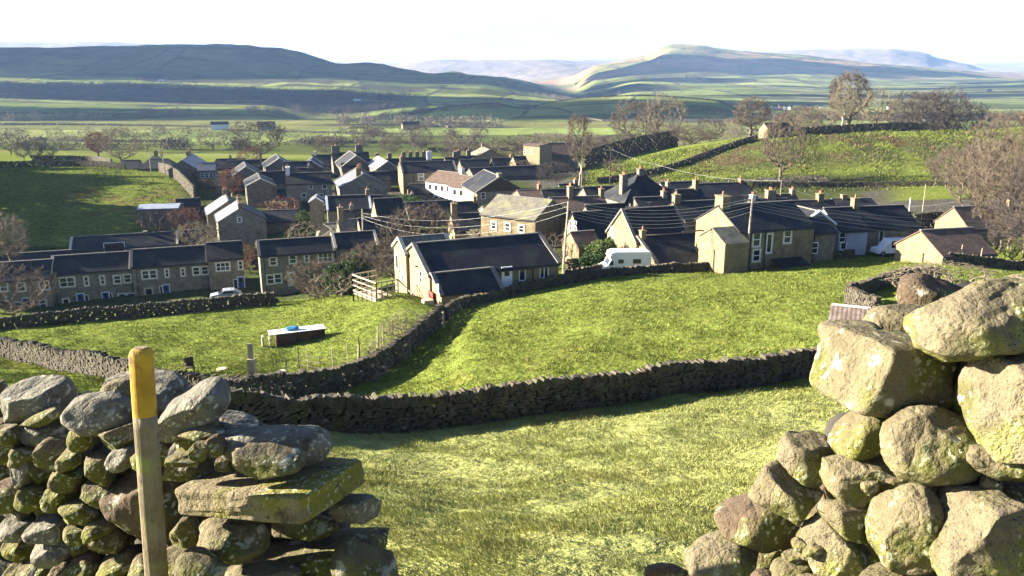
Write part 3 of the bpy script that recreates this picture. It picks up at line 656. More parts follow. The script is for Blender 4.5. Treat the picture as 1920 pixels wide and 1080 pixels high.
# the pair of tall houses with sunlit fronts
h = House('detached_house', 'tall stone house with sunlit left front, bay windows and clay chimney pots', (452, 390, 146), 112, L=10, W=8.4, slope=30, roof='slate', rb='slate_pale_lit', wall='stone', hf=6.5, group=VIL)  # left slope takes the lighter slates: sunlight painted into the roof
h.chim(.30, 1.6, 3, 'stone_dark', 1.4, .8); h.chim(.02, .9, 2, 'stone', .7, 1.0); h.grid('b', 2, 1.1, 1.5, (1.5, 4.4), surround='cream')
h.pipe('f', 462, 420); h.win('g0', 449, 412, .7, .9, surround='cream')
h = House('detached_house', 'sunlit rear twin of the tall house with sunlight painted into its left slate slope', (428, 378, 158), 112, L=11, W=8.2, slope=32, rb='slate_pale_lit', wall='render_cream', hf=6.5, group=VIL)
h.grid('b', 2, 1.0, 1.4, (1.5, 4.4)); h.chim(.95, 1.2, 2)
# left back of the village
h = House('cottage', 'low blue slate roof at the far left corner of the village', (228, 301, 270), 10, Bx=262, W=8, slope=30, hf=3.0, group=VIL)
h = House('cottage', 'long blue roofed bungalow behind two thin poles at the village corner', (264, 299, 262), 10, Bx=330, W=10, slope=27, hf=2.6, group=VIL, hip=2.5)
h = House('cottage', 'pale hipped roof rising over the blue roofed bungalow', (268, 291, 290), 12, Bx=312, W=10, slope=34, hf=4.0, roof='slate_stone', hip=4.0, group=VIL); h.chim(.55, 1.5, 3, 'brick', 1.2, .7); h.chim(.8, 1.2, 2, 'brick')
h = House('village_house', 'big dark gabled house with roof slope painted bright blue for sky light', (341, 301, 224), 104, L=22, W=7.6, slope=34, hf=5.5, wall='stone_dark', roof='slate_pale_lit', rb='slate', group=VIL); h.chim(.55, 1.5, 2, 'render_cream', 1.1, .7); h.chim(.75, 1.4, 2, 'render_cream', 1.1, .7)
h = House('village_house', 'low wing with pale glazed roof beside the dark gabled house', (372, 306, 222), 14, Bx=404, W=6, slope=30, hf=5.0, wall='stone_dark', roof='slate_pale_lit', group=VIL); h.grid('f', 3, .9, 1.3, (1.3, 3.6))
h = House('village_house', 'dark long-roofed house behind the glazed wing, near the churchlike bare tree', (394, 299, 262), 16, Bx=470, W=9, slope=30, hf=4.5, wall='stone_dark', hip=2, group=VIL); h.chim(.5, 1.2, 2)
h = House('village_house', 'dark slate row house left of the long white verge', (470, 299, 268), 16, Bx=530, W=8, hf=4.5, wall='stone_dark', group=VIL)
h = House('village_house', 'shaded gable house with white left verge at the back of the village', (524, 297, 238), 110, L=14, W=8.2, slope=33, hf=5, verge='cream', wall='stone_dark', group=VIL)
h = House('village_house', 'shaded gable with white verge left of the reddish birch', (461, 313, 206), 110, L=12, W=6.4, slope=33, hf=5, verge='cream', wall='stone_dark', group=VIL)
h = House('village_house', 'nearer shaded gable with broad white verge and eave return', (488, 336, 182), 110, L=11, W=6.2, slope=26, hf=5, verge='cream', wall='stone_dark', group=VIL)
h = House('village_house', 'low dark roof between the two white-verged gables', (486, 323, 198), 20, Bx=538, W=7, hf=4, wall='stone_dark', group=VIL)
h = House('village_house', 'plain stone house with white chimney gable and three square windows', (536, 326, 174), 14, Bx=620, W=7, slope=28, hf=5.3, wall='stone', group=VIL); h.wins('f', [(582, 344, .95, .95, 1, 1), (608, 343, .95, .95, 1, 1), (570, 366, .9, .9, 1, 1), (600, 366, 1.4, .9, 2, 1)]); h.chim(.0, 1.5, 1, 'render_white', .8, 1.6)
h = House('village_house', 'pair of white-topped gables right of the back gable house', (582, 301, 232), 100, L=10, W=6.0, hf=5, verge='white', wall='stone_dark', group=VIL)
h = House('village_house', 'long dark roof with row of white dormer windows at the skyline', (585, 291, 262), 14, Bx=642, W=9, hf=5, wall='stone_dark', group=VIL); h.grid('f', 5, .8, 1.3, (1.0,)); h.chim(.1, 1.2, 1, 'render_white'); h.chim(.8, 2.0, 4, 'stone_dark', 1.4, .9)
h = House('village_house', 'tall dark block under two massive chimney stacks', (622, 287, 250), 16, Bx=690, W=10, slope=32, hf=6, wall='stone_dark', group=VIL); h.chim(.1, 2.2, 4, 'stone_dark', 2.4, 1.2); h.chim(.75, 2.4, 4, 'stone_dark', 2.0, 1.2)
h = House('village_house', 'house with blue roof lights and curved glass front', (668, 292, 226), 108, L=15, W=8.5, slope=36, hf=6, wall='stone_dark', roof='slate_pale_lit', rb='slate', verge='cream', group=VIL); h.grid('g0', 2, 1.3, 1.6, (1.6, 3.9), cols=2)
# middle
h = House('village_house', 'broad shaded gable house with left roof slope painted silvery as sunlit', (682, 327, 178), 108, L=13, W=10.2, slope=29, hf=5.2, wall='stone', roof='slate', rb='slate_pale_lit', group=VIL, verge='ridge'); h.chim(.1, 1.3, 2, 'stone_warm', .8, 1.1, y=1.0); h.chim(.5, 1.4, 2, 'render_cream'); h.pipe('g0', 672, 350)
h = House('village_house', 'narrow house with slope painted silvery as sunlit and white verge left of the tall sunlit gable', (727, 303, 214), 108, L=16, W=6.4, slope=34, hf=6, wall='stone_dark', rb='slate_pale_lit', verge='cream', group=VIL)
h.grid('g0', 1, 1.3, 1.4, (2.0, 4.5), cols=2)
h = House('village_house', 'dark building between the silvery house and the tall sunlit gable', (700, 322, 212), 18, Bx=745, W=6, hf=5, wall='stone_dark', group=VIL)
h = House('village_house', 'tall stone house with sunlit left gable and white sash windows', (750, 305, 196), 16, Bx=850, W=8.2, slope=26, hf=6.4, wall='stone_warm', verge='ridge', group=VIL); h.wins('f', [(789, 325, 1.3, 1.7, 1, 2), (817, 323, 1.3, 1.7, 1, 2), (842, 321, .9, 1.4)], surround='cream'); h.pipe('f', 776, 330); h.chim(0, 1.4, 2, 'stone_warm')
h = House('lean_to', 'dark lean-to roof under the tall sunlit gable house', (768, 346, 188), 16, Bx=812, W=8, slope=24, hf=3.5, wall='stone_dark', cat='outbuilding')
CH = 'dark terraces along the skyline of the village'
for (x0, y0, d, x1, lb, ch) in [(690, 299, 268, 748, 'low dark skyline row with a warm lit gap behind the silvery roof', (.3, .7)), (752, 296, 272, 802, 'skyline row with many small dark chimneys left of the white chimney', (.1, .35, .6, .85)),
                                (800, 299, 262, 836, 'skyline house carrying a tall sunlit white chimney gable', (.12,)), (834, 296, 258, 858, 'short skyline house with verge lit by the sun right of the white chimney', (.8,)),
                                (856, 293, 268, 906, 'grey skyline house with two broad dark chimneys', (.05, .45)), (862, 300, 248, 915, 'dark slate house in front of the two broad chimneys', ())]:
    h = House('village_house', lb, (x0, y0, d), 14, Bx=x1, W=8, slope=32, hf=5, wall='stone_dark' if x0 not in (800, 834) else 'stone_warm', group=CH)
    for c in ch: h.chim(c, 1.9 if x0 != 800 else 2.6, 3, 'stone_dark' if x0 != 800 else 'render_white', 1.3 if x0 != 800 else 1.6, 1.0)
h = House('village_house', 'tall house with peaked roof, sunlit pale left face and dark right slope', (918, 281, 268), 104, L=12, W=15, wb=7, slope=26, hf=5.5, wall='render_cream', rb='slate_stone', group=VIL); h.chim(.9, 1.2, 3, 'stone_dark', 1.3, .8)
h = House('village_house', 'small sunlit white gable left of the pale square house', (962, 294, 240), 20, Bx=985, W=6, slope=36, hf=3.5, wall='render_cream', group=VIL)
h = House('village_house', 'dark roof between the peaked house and the small white gable', (922, 297, 250), 16, Bx=960, W=7, hf=3.5, wall='stone_dark', group=VIL); h.chim(.95, 1.0, 2, 'stone_warm')
# pale square tower house
h = House('tower_house', 'pale sunlit square house with flat top beside the shaded brown barn', (990, 270, 250), 18, Bx=1027, W=6, slope=6, hf=6.2, wall='render_cream', roof='slate_brown', ridge=False, group=VIL); h.wins('f', [(999, 286, .8, 1.4), (1014, 285, .8, 1.4)])
h.root.rotation_euler[2] = math.radians(-42)
h = House('barn', 'brown roofed shaded barn between the pale square house and the pale dead tree', (1028, 269, 258), 8, Bx=1078, W=9, slope=36, hf=4, wall='stone_dark', roof='slate_brown', cat='barn')
# the white inn: its fronts face the sun
INN = 'white rendered inn fronts'
h = House('inn', 'white rendered inn, left half with brown roof and grey wall sign', (872, 326, 184), 138, L=9.0, W=8, slope=26, hf=6.0, wall='render_white', roof='slate_brown', verge=None, cat='inn', group=INN)
h.grid('b', 4, .85, 1.1, (1.3,), x0=.05, x1=.95, frame='lead'); h.grid('b', 4, .95, 1.3, (4.0,), x0=.05, x1=.95, frame='lead')
b = MB(); b.box((-1.2, 4.06, h.zrl - h.db - 2.9), (1.2, 4.12, h.zrl - h.db - 2.0)); sg = b.build('sign_board', M['white'], h.root)
b = MB(); zs = h.zrl - h.db - 2.45
for i in range(6): b.box((-.9 + i * .31, 4.12, zs - .28), (-.72 + i * .31, 4.14, zs + .02))
b.bar((-.6, 4.13, zs + .15), (0, 4.13, zs + .33), .07); b.bar((0, 4.13, zs + .33), (.6, 4.13, zs + .15), .07); b.build('lettering', M['lead'], sg)
h.chim(.1, 1.2, 2, 'render_white')
h = House('inn', 'white rendered inn, right half set lower behind the wooden gable', (912, 334, 178), 138, L=8.0, W=8, slope=26, hf=5.4, wall='render_white', roof='slate_brown', cat='inn', group=INN)
h.grid('b', 3, .85, 1.1, (1.3,), frame='lead'); h.grid('b', 3, .95, 1.4, (3.9,), frame='lead')
h = House('village_hall', 'long low dark roof curving behind the white inn', (880, 316, 222), 22, Bx=1020, W=9, slope=26, hf=3.5, wall='stone_dark', cat='hall'); h.aerial(.5)
h = House('village_house', 'shaded gable house with dark timber gable and bright blue roof slope', (938, 332, 160), 106, L=13, W=9.6, slope=31, hf=4.3, wall='stone', roof='slate_pale_lit', rb='slate', verge='ridge', group=VIL)
h.wins('g0', [(906, 367, .9, 1.3), (935, 372, 1.2, 1.9, 1, 1), (964, 368, .9, 1.6)]); h.chim(.0, .7, 0, 'stone', 1.6, .8)
b = MB(); zz = h.zrl - h.df; b.poly([(-h.L / 2 - .06, 4.6, zz + .05), (-h.L / 2 - .06, -4.6, zz + .05), (-h.L / 2 - .06, 0, h.zrl - .05)]); b.poly([(-h.L / 2 - .02, 4.6, zz + .05), (-h.L / 2 - .02, 0, h.zrl - .05), (-h.L / 2 - .02, -4.6, zz + .05)]); b.build('timber_gable', M['darkwood'], h.root)
h = House('cottage', 'low cream cottage with one black window and brick chimney', (970, 358, 152), 16, Bx=1014, W=7, slope=20, hf=2.9, wall='render_cream', roof='slate_brown', group=VIL); h.win('f', 987, 377, 1.1, 1.3); h.chim(.95, 1.1, 2, 'brick')
h = House('outbuilding', 'stone garden shed with tan roof in front of the timber gable', (905, 388, 142), 18, Bx=980, W=5, slope=20, hf=2.0, roof='slate_stone', cat='outbuilding')
h = House('village_house', 'dark roofed house below the white inn behind the big bare tree', (848, 380, 150), 14, Bx=893, W=8, hf=4, wall='stone_dark', group=VIL); h.chim(.95, 1.0, 1, 'render_cream')
h = House('row_house', 'long dark roofed row behind the crossing wires with sunlit chimney gable', (846, 402, 128), 12, Bx=984, W=8, slope=28, hf=4.2, wall='stone_warm', group=VIL); h.chim(0, 1.8, 1, 'stone_warm', .9, 1.1); h.wins('f', [(924, 433, 1.3, .9, 2), (960, 428, .9, .9)])
# lower middle
h = House('village_house', 'stone house with white-framed porch left of the sunlit triangle gable', (612, 369, 150), 14, Bx=692, W=7, slope=30, hf=3.5, wall='stone', verge='white', group=VIL); h.wins('f', [(645, 406, .8, .7, 1, 1), (656, 408, .8, .7, 1, 1)]); h.chim(.98, 1.2, 1, 'render_cream')
h = House('village_house', 'sunlit triangular cream gable with a long dark roof behind', (701, 374, 140), 20, Bx=752, W=8.4, slope=44, hf=2.6, wall='render_cream', group=VIL)
h = House('porch', 'white open porch with brown inside left of the long stone house', (592, 371, 152), 100, L=3.5, W=2.4, hf=2.4, wall='stone', verge='white', cat='porch')
h = House('village_house', 'tan hipped roof with one bright edge in front of the porch house', (592, 421, 132), 12, Bx=650, W=9, slope=24, hf=3, roof='slate_stone', hip=4.0, group=VIL)
h = House('village_house', 'small house with a tall sunlit chimney gable over the bush-hidden terrace', (634, 414, 128), 20, Bx=668, W=6.5, slope=36, hf=3.5, wall='stone_warm', roof='slate_stone', group=VIL); h.chim(0, 2.2, 1, 'stone_warm', .8, .9)
h = House('village_house', 'sunlit cream end gable with long dark roof left of the big bare tree', (672, 411, 126), 20, Bx=745, W=6.5, slope=34, hf=3.5, wall='render_cream', group=VIL)
h = House('village_house', 'low dark block in the shade behind the reddish hedge', (492, 396, 158), 14, Bx=556, W=8, slope=22, hf=3, wall='stone_dark', group=VIL)
# right of centre
h = House('village_house', 'long cream fronted house with stone slate roof and tree shadow on its wall', (1035, 376, 116), 146, L=9.5, W=9, slope=26, hf=3.9, wall='stone_warm', roof='slate_stone', group=VIL); h.grid('b', 3, .9, 1.1, (1.5,), surround='cream')
h = House('village_house', 'reddish stone-tiled long roof with chimneys behind the small cream gable', (1030, 372, 122), 12, Bx=1131, W=8, slope=27, hf=4, wall='stone_warm', roof='slate_brown', group=VIL); h.chim(.38, 1.8, 3, 'render_cream', .7, 1.2); h.chim(1, 1.3, 1, 'stone_warm')
h = House('village_house', 'narrow sunlit cream gable with two paired windows', (1074, 400, 106), 20, Bx=1128, W=5.6, slope=48, hf=3.4, wall='render_cream', group=VIL); h.win('g0', 1070, 423, .8, 1.4); h.win('g0', 1079, 424, .8, 1.4)
h = House('village_house', 'shaded long house with dark roof between cream gable and big stone gable', (1098, 386, 114), 16, Bx=1168, W=8, hf=4, wall='stone_dark', group=VIL)
h = House('village_house', 'house under a pyramid slate roof with tall chimney and blue right slope', (1188, 327, 130), 20, L=2.4, W=9, hf=4.0, wall='stone', roof='slate', slope=44, group=VIL)
for o in list(h.root.children): bpy.data.objects.remove(o, do_unlink=True) if not o.children else None
for o in list(h.root.children_recursive): bpy.data.objects.remove(o, do_unlink=True)
block(h.root, -5.2, 5.2, 4.6, 4.6, h.zrl, 3.9, 3.9, -.6, wall='stone', roof='slate', hip=5.0)
h.L = 10.4; h.wf = h.wb = 4.6; h.df = 3.9
chimney(h.root, -3.6, -1.2, h.zrl - 4.2, h.zrl + .2, 1.0, 1.1, 3, 'stone_dark'); chimney(h.root, 0, 0, h.zrl - .4, h.zrl + .9, .9, .9, 2, 'stone_dark'); h.win('f', 1209, 384, .8, 1.2)
h = House('village_house', 'long dark roof left of the pyramid roof behind the tall chimney', (1094, 352, 142), 14, Bx=1160, W=9, slope=30, hf=4, wall='stone_dark', group=VIL)
h = House('village_house', 'dark long roof at the foot of the sunlit bank left of the dead tree', (1015, 357, 152), 14, Bx=1090, W=8, slope=28, hf=4, wall='stone_dark', group=VIL)
h = House('village_house', 'grey slate house with small sunlit gable right of the pyramid roof', (1268, 357, 138), 20, Bx=1312, W=6, slope=36, hf=4, wall='stone_warm', roof='slate', group=VIL); h.chim(.8, 1.7, 1, 'stone_warm')
h = House('village_house', 'wide grey slate roof with rounded stone wall behind it', (1238, 343, 156), 14, Bx=1296, W=10, slope=25, hf=3.5, roof='slate', group=VIL)
h = House('village_house', 'long dark roof with one white aerial below the scrubby bank', (1300, 346, 150), 14, Bx=1398, W=11, slope=26, hf=3.6, wall='stone_dark', group=VIL); h.chim(.9, .9, 1, 'brick'); h.aerial(.85, 2.4)
h = House('village_house', 'dark roofed house with sunlit chimney end facing the cream gable', (1262, 380, 118), 16, Bx=1345, W=8, slope=28, hf=4, wall='stone_warm', group=VIL); h.chim(0, 1.2, 1, 'stone_warm', 1.0, 1.0)
h = House('village_house', 'dark roof with two cream chimneys right of the telephone pole', (1405, 375, 124), 10, Bx=1475, W=8, slope=28, hf=4, wall='stone_dark', group=VIL); h.chim(.08, .8, 2, 'render_white'); h.chim(.55, 1.5, 2, 'stone_warm', 1.3, 1.1)
h = House('village_house', 'dark roof with white dormer gable and clay chimney', (1476, 378, 126), 8, Bx=1560, W=8, slope=28, hf=4, wall='stone_dark', group=VIL); h.chim(.72, 1.2, 2, 'stone_warm', .9, 1.0)
h = House('village_house', 'flat dark roof at the right end behind the pale blue house', (1560, 374, 130), 6, Bx=1632, W=9, slope=20, hf=3.5, wall='stone_dark', group=VIL); h.chim(.3, .8, 0, 'stone_warm', .8, .8)
# stone gable with catslide
h = House('stone_cottage', 'stone cottage with big sunlit gable and long catslide roof behind the motorhome', (1167, 394, 96), 20, Bx=1265, W=7.6, slope=41, hf=3.2, wall='stone_warm', verge='ridge', group=VIL)
h.win('g0', 1148, 436, .8, 1.3, 1, 1, frame='white', surround='cream', glass='white'); h.aerial(.5, .9)
s_ = h
zf = h.zrl - h.df
# lower front range of the same cottage
block(h.root, -h.L / 2 + .3, h.L / 2 + 1.2, 4.8, 2.0, zf + .6, 2.35, 1.0, -.6, wall='stone_warm', roof='slate', verge='ridge', wname='front_range')
for o in [q for q in h.root.children if q.name.startswith('front_range') or (q.name.startswith('roof') and q != h.roof)]: o.location.y = -h.wf + .2
chimney(h.root, -h.L / 2 + .7, -3.9, zf - .5, zf + 1.5, .6, .6, 1, 'stone_warm')
w_ = window(h.root, (-h.L / 2 + .24, -6.4, zf - 1.6), Vector((0, -1, 0)), Vector((-1, 0, 0)), .4, 1.1, 1, 1, frame='lead')
# the big house by the telephone pole
h = House('stone_house', 'large stone house with broad sunlit gable and square chimney behind the telephone pole', (1347, 387, 88), 20, Bx=1483, W=8.4, slope=27, hf=5.0, wall='stone_warm', group=VIL)
h.chim(0, 1.2, 1, 'stone_warm', 1.0, 1.5); h.wins('f', [(1419, 441, .95, 1.5), (1418, 479, .95, 1.3), (1477, 434, .95, 1.4)], surround='cream'); h.win('f', 1442, 456, .7, 2.1, 1, 1, surround='cream'); h.pipe('f', 1436, 440); h.pipe('f', 1408, 440); h.aerial(.35, 1.2)
zf = h.zrl - h.df
block(h.root, -h.L / 2 - 2.7, -h.L / 2 + .02, 2.4, 2.4, zf + .35, 1.2, 1.2, -.8, wall='stone_warm', roof='slate_stone', wname='side_wing', ridge=False)
for o in [q for q in h.root.children if q.name.startswith('side_wing') or (q.name.startswith('roof') and q != h.roof)]:
    o.location.y = -h.wf + 1.0
pt = h.hit(1476, 470, 'f')
b = MB(); b.poly([(pt.x - 1.9, -h.wf - 1.8, 1.9), (pt.x + 1.9, -h.wf - 1.8, 1.9), (pt.x + 1.9, -h.wf, 2.6), (pt.x - 1.9, -h.wf, 2.6)]); b.poly([(pt.x - 1.9, -h.wf, 2.5), (pt.x + 1.9, -h.wf, 2.5), (pt.x + 1.9, -h.wf - 1.8, 1.8), (pt.x - 1.9, -h.wf - 1.8, 1.8)]); po = b.build('porch_roof', M['slate'], h.root)
b = MB(); b.box((pt.x - 1.7, -h.wf - 1.6, -.6), (pt.x + 1.7, -h.wf - .01, 1.75)); b.build('porch', M['red'], h.root); window(h.root, (pt.x + .3, -h.wf - 1.6, .9), Vector((1, 0, 0)), Vector((0, -1, 0)), 1.6, 1.4, 3, 1, name='porch_window')
h = House('stone_house', 'low slate roofed link between the large stone house and the blue rendered one', (1503, 410, 91), 16, Bx=1540, W=5.5, slope=24, hf=3.6, wall='stone', group=VIL); h.win('f', 1527, 465, .9, 1.3)
h = House('cottage', 'small bright white-verged gable peeping over the link roof', (1536, 398, 95), 106, L=6, W=4.6, slope=34, hf=3.6, wall='stone_dark', verge='white', group=VIL)
h = House('blue_house', 'pale blue rendered cottage joined to a long grey rear wall', (1545, 392, 100), 13, Bx=1596, W=7.4, slope=30, hf=4.6, wall='render_blue', group=VIL); h.win('f', 1580, 435, .9, 1.2); h.win('f', 1581, 461, .8, .9, 1, 1); h.pipe('f', 1586, 440)
h = House('long_house', 'long plain grey walled house with cream chimney left of the sunlit barn', (1597, 390, 103), 13, Bx=1692, W=7.4, slope=30, hf=4.4, wall='stone', group=VIL); h.chim(0, 1.3, 1, 'stone_warm', .8, .8); h.win('f', 1654, 427, .7, 1.6, 1, 1)
# barns on the right
h = House('barn', 'stone barn with wide sunlit gable and brown-black roof right of the blue house', (1727, 434, 82), 14, Bx=1822, W=6.8, slope=30, hf=3.0, wall='stone_warm', roof='slate_brown', cat='barn')
h = House('barn', 'farther barn with sunlit gable half hidden by the big bare bush', (1789, 390, 108), 12, Bx=1900, W=6.4, slope=36, hf=3.4, wall='stone_warm', roof='slate_brown', cat='barn'); h.chim(.9, .9, 1)
h = House('field_barn', 'lone field barn with pale sunlit gable on the crest of the right bank', (1433, 231, 256), 14, Bx=1478, W=5.6, slope=34, hf=3.2, wall='stone_warm', cat='barn')
# the bungalow in the middle
bg_ = h = House('bungalow', 'cream walled bungalow with wide dark slate roof beside the pale timber deck', (776, 459, 75), 24, Bx=1010, W=9.0, slope=25, hf=3.0, wall='render_cream', verge='ridge')
h.win('g0', 755, 513, .75, 1.5, extra=.3); h.win('g0', 790, 520, .8, 1.3); h.win('g0', 822, 540, .4, .7)
h.wins('f', [(979, 514, .7, 1.15, 1, 1), (1020, 508, .95, 1.1, 2, 1)]); h.door('f', 950, 520, .9, 1.9, 'white'); h.pipe('f', 999, 500)
zf = h.zrl - h.df
b = MB(); b.bar((-h.L / 2 - .25, -1.0, h.zrl - 1.9), (-h.L / 2 - .02, -1.0, h.zrl - 1.9), .16, n=8); b.build('wall_lamp', M['lead'], h.root)
# lower front wing with lean roof
rr_ = block(h.root, -h.L / 2 + .2, -h.L / 2 + 6.0, 2.3, .9, zf + .22, 1.35, .3, -1.4, wall='render_cream', roof='slate', verge='ridge', wname='wing_wall')
for o in [q for q in h.root.children if q.name.startswith('wing_wall') or (q.name.startswith('roof') and q != h.roof)]: o.location.y = -h.wf - .35
# rear left wing
n0 = set(h.root.children)
block(h.root, -2.2, 2.6, 2.1, 2.1, h.zrl - .1, 1.15, 1.15, -.6, wall='render_cream', roof='slate_stone', verge='cream', wname='rear_wing')
for o in [q for q in h.root.children if q not in n0]:
    o.rotation_euler[2] = math.radians(0); o.location = (-h.L / 2 + 1.9, h.wb - .6, 0)
window(h.root, (-h.L / 2 - .32, h.wb + .3, h.zrl - 2.6), Vector((0, -1, 0)), Vector((-1, 0, 0)), 1.0, 1.5, 1, 1, surround='cream')
b = MB(); b.box((-h.L / 2 - .12, -h.wf - 1.1, -1.4), (-h.L / 2 - .02, -h.wf + .1, zf - 1.3)); b.build('red_board_door', M['red'], h.root)
b = MB(); b.box((-h.L / 2 - 1.3, -h.wf - 2.3, -1.9), (-h.L / 2 - .4, -h.wf - 1.5, zf - 1.6)); b.build('pale_cupboard', M['palewood'], h.root)
for (x0, y0, d, wd, hd, lb) in [(520, 355, 186, 26, 14, 'low dark roof below the back gable by the rusty hedge'), (640, 395, 144, 22, 14, 'dark slate shed roof right of the white-framed porch'), (742, 372, 172, 34, 14, 'long dark roof right of the big silvery gable'), (905, 346, 186, 30, 18, 'dark roof peeping over the timber gable house'), (1048, 346, 176, 34, 14, 'dark roof in front of the brown thicket'), (556, 316, 214, 26, 16, 'dark roof between the back gable and the twin white gables'), (404, 330, 200, 30, 14, 'dark slate roof below the glazed wing'), (1190, 372, 122, 60, 14, 'dark roof hidden behind the cottage ridge'), (1225, 352, 146, 30, 14, 'low grey roof right of the blue pyramid slope'), (640, 306, 226, 26, 16, 'dark house below the massive chimney stacks'), (800, 316, 226, 46, 16, 'dark terrace roof behind the tall sunlit gable'), (1440, 366, 140, 50, 10, 'long low dark roof along the back lane')]:
    h = House('village_house', lb, (x0, y0, d), hd, Bx=x0 + wd, W=7, slope=30, hf=3.6, wall='stone_dark', group=VIL); h.chim(.9, 1.0, 2, 'stone')
# ------------------------------------------------------------------ dry stone field walls
def poly_world(pts):                       # (px, distance) pairs -> ground points
    return [Gd(px, d) for px, d in pts]
def resample(pts, step):
    out = [pts[0]]; 
    for a, b in zip(pts, pts[1:]):
        L = (Vector((b.x, b.y)) - Vector((a.x, a.y))).length; n = max(1, int(L / step))
        for i in range(1, n + 1): out.append(a.lerp(b, i / n))
    return out
def curve_pts(pts, step=1.0):              # smooth the polyline in plan
    P_ = [Vector((p.x, p.y)) for p in pts]; t = [0]
    for a, b in zip(P_, P_[1:]): t.append(t[-1] + (b - a).length)
    s = np.linspace(0, t[-1], max(2, int(t[-1] / step)))
    x = pchip(t, [p.x for p in P_], s); y = pchip(t, [p.y for p in P_], s)
    return np.stack([x, y], 1)
BOXF = np.array([[0, 3, 2, 1], [4, 5, 6, 7], [0, 1, 5, 4], [1, 2, 6, 5], [2, 3, 7, 6], [3, 0, 4, 7]])
def stones(cs, hx, hy, hzz, ang, seed, jit=0.22, tilt=None):
    n = len(cs); r = np.random.RandomState(seed)
    base = np.array([[-1, -1, -1], [1, -1, -1], [1, 1, -1], [-1, 1, -1], [-1, -1, 1], [1, -1, 1], [1, 1, 1], [-1, 1, 1]], float)
    v = base[None] * (1 + r.uniform(-jit, jit * .6, (n, 8, 3)))
    v = v * np.stack([hx, hy, hzz], 1)[:, None, :]
    if tilt is not None:
        ct, st = np.cos(tilt)[:, None], np.sin(tilt)[:, None]; x = v[..., 0] * ct - v[..., 2] * st; z = v[..., 0] * st + v[..., 2] * ct; v[..., 0] = x; v[..., 2] = z
    ca, sa = np.cos(ang)[:, None], np.sin(ang)[:, None]
    x = v[..., 0] * ca - v[..., 1] * sa; y = v[..., 0] * sa + v[..., 1] * ca
    v[..., 0] = x; v[..., 1] = y
    v += cs[:, None, :]
    F_ = (BOXF[None] + (np.arange(n) * 8)[:, None, None]).reshape(-1, 4)
    return v.reshape(-1, 3), F_
def drystone(name, label, pts, h=1.35, th=0.55, sx=0.34, sz=0.15, seed=1, group=None, mat_='fieldstone', cope=True, gaps=None, cat='stone wall', bury=0.35):
    c = curve_pts(pts, 0.5)
    gz = H(c[:, 0], c[:, 1])
    t = np.concatenate([[0], np.cumsum(np.hypot(*np.diff(c, axis=0).T))]); Ltot = t[-1]
    r = np.random.RandomState(seed)
    mid = c[len(c) // 2]; org = np.array([mid[0], mid[1], gz[len(c) // 2]])
    root = empty(name, tuple(org), 0, label, cat, group); root['kind'] = 'thing'
    top_noise = lambda s: 0.06 * vnoise(s / 1.3, s * 0, seed) + 0.10 * vnoise(s / 6, s * 0, seed + 3)
    def at(s):
        x = np.interp(s, t, c[:, 0]); y = np.interp(s, t, c[:, 1]); z = np.interp(s, t, gz)
        e = 0.4; x2 = np.interp(s + e, t, c[:, 0]); y2 = np.interp(s + e, t, c[:, 1]); x1 = np.interp(s - e, t, c[:, 0]); y1 = np.interp(s - e, t, c[:, 1])
        return x, y, z, np.arctan2(y2 - y1, x2 - x1)
    rows = max(2, int((h + bury) / sz)); A = []
    for k in range(rows):
        zc = -bury + (k + .5) * (h + bury) / rows
        s = np.arange(r.uniform(0, sx), Ltot, sx); s = s + r.uniform(-.3, .3, len(s)) * sx; s = np.clip(s, 0, Ltot)
        for side in (-1, 1):
            x, y, z, a = at(s); n = len(s)
            batter = th / 2 * (1 - .35 * max(0, zc) / h)
            off = side * batter * .5 + r.uniform(-.03, .03, n)
            cx = x - np.sin(a) * off; cy = y + np.cos(a) * off; cz = z + zc * (1 + top_noise(s) / h) + r.uniform(-.02, .02, n)
            A.append((np.stack([cx, cy, cz], 1), np.full(n, sx * .5) * r.uniform(.75, 1.15, n), np.full(n, batter * .52) * r.uniform(.85, 1.12, n), np.full(n, (h + bury) / rows * .5) * r.uniform(.8, 1.05, n), a))
    cs = np.concatenate([q[0] for q in A]) - org; V, Fa = stones(cs, *[np.concatenate([q[i] for q in A]) for i in (1, 2, 3, 4)], seed, .2)
    link('walling', npmesh('walling', V, Fa), M[mat_], root)
    if cope:
        s = np.arange(0, Ltot, sx * .42 + .04); s = s + r.uniform(-.03, .03, len(s)); x, y, z, a = at(s); n = len(s)
        hh = r.uniform(.09, .19, n) * (1 + (sz > .2) * .3)
        cs = np.stack([x, y, z + h + top_noise(s) + hh * .7], 1) - org
        V, Fa = stones(cs, np.full(n, .07 + sx * .06), np.full(n, th * .33) * r.uniform(.8, 1.2, n), hh, a, seed + 5, .3, tilt=r.uniform(-.5, .3, n))
        link('cope_stones', npmesh('cope_stones', V, Fa), M[mat_], root)
    return root
drystone('field_wall', 'long dark dry stone wall crossing below the nearest field, side to side', poly_world([(-500, 19), (0, 21), (400, 22.4), (600, 24), (800, 25.5), (1000, 27), (1300, 29.5), (1550, 32), (1920, 35), (2400, 39)]), h=.96, th=.6, sx=.21, sz=.095, seed=3)
drystone('field_wall', 'sunlit dry stone wall on the left running down to the dark corner', poly_world([(-500, 62), (-200, 57), (0, 52), (130, 46), (220, 42), (400, 37.5), (470, 37)]), h=1.15, th=.55, sx=.26, sz=.14, seed=4, mat_='fieldstone')
drystone('field_wall', 'shaded dry stone wall climbing past the wire fence posts towards the bungalow', poly_world([(470, 37), (560, 41), (640, 43.5), (700, 46), (735, 49), (765, 52.5), (800, 57), (830, 62)]), h=1.25, th=.6, sx=.34, sz=.16, seed=5)
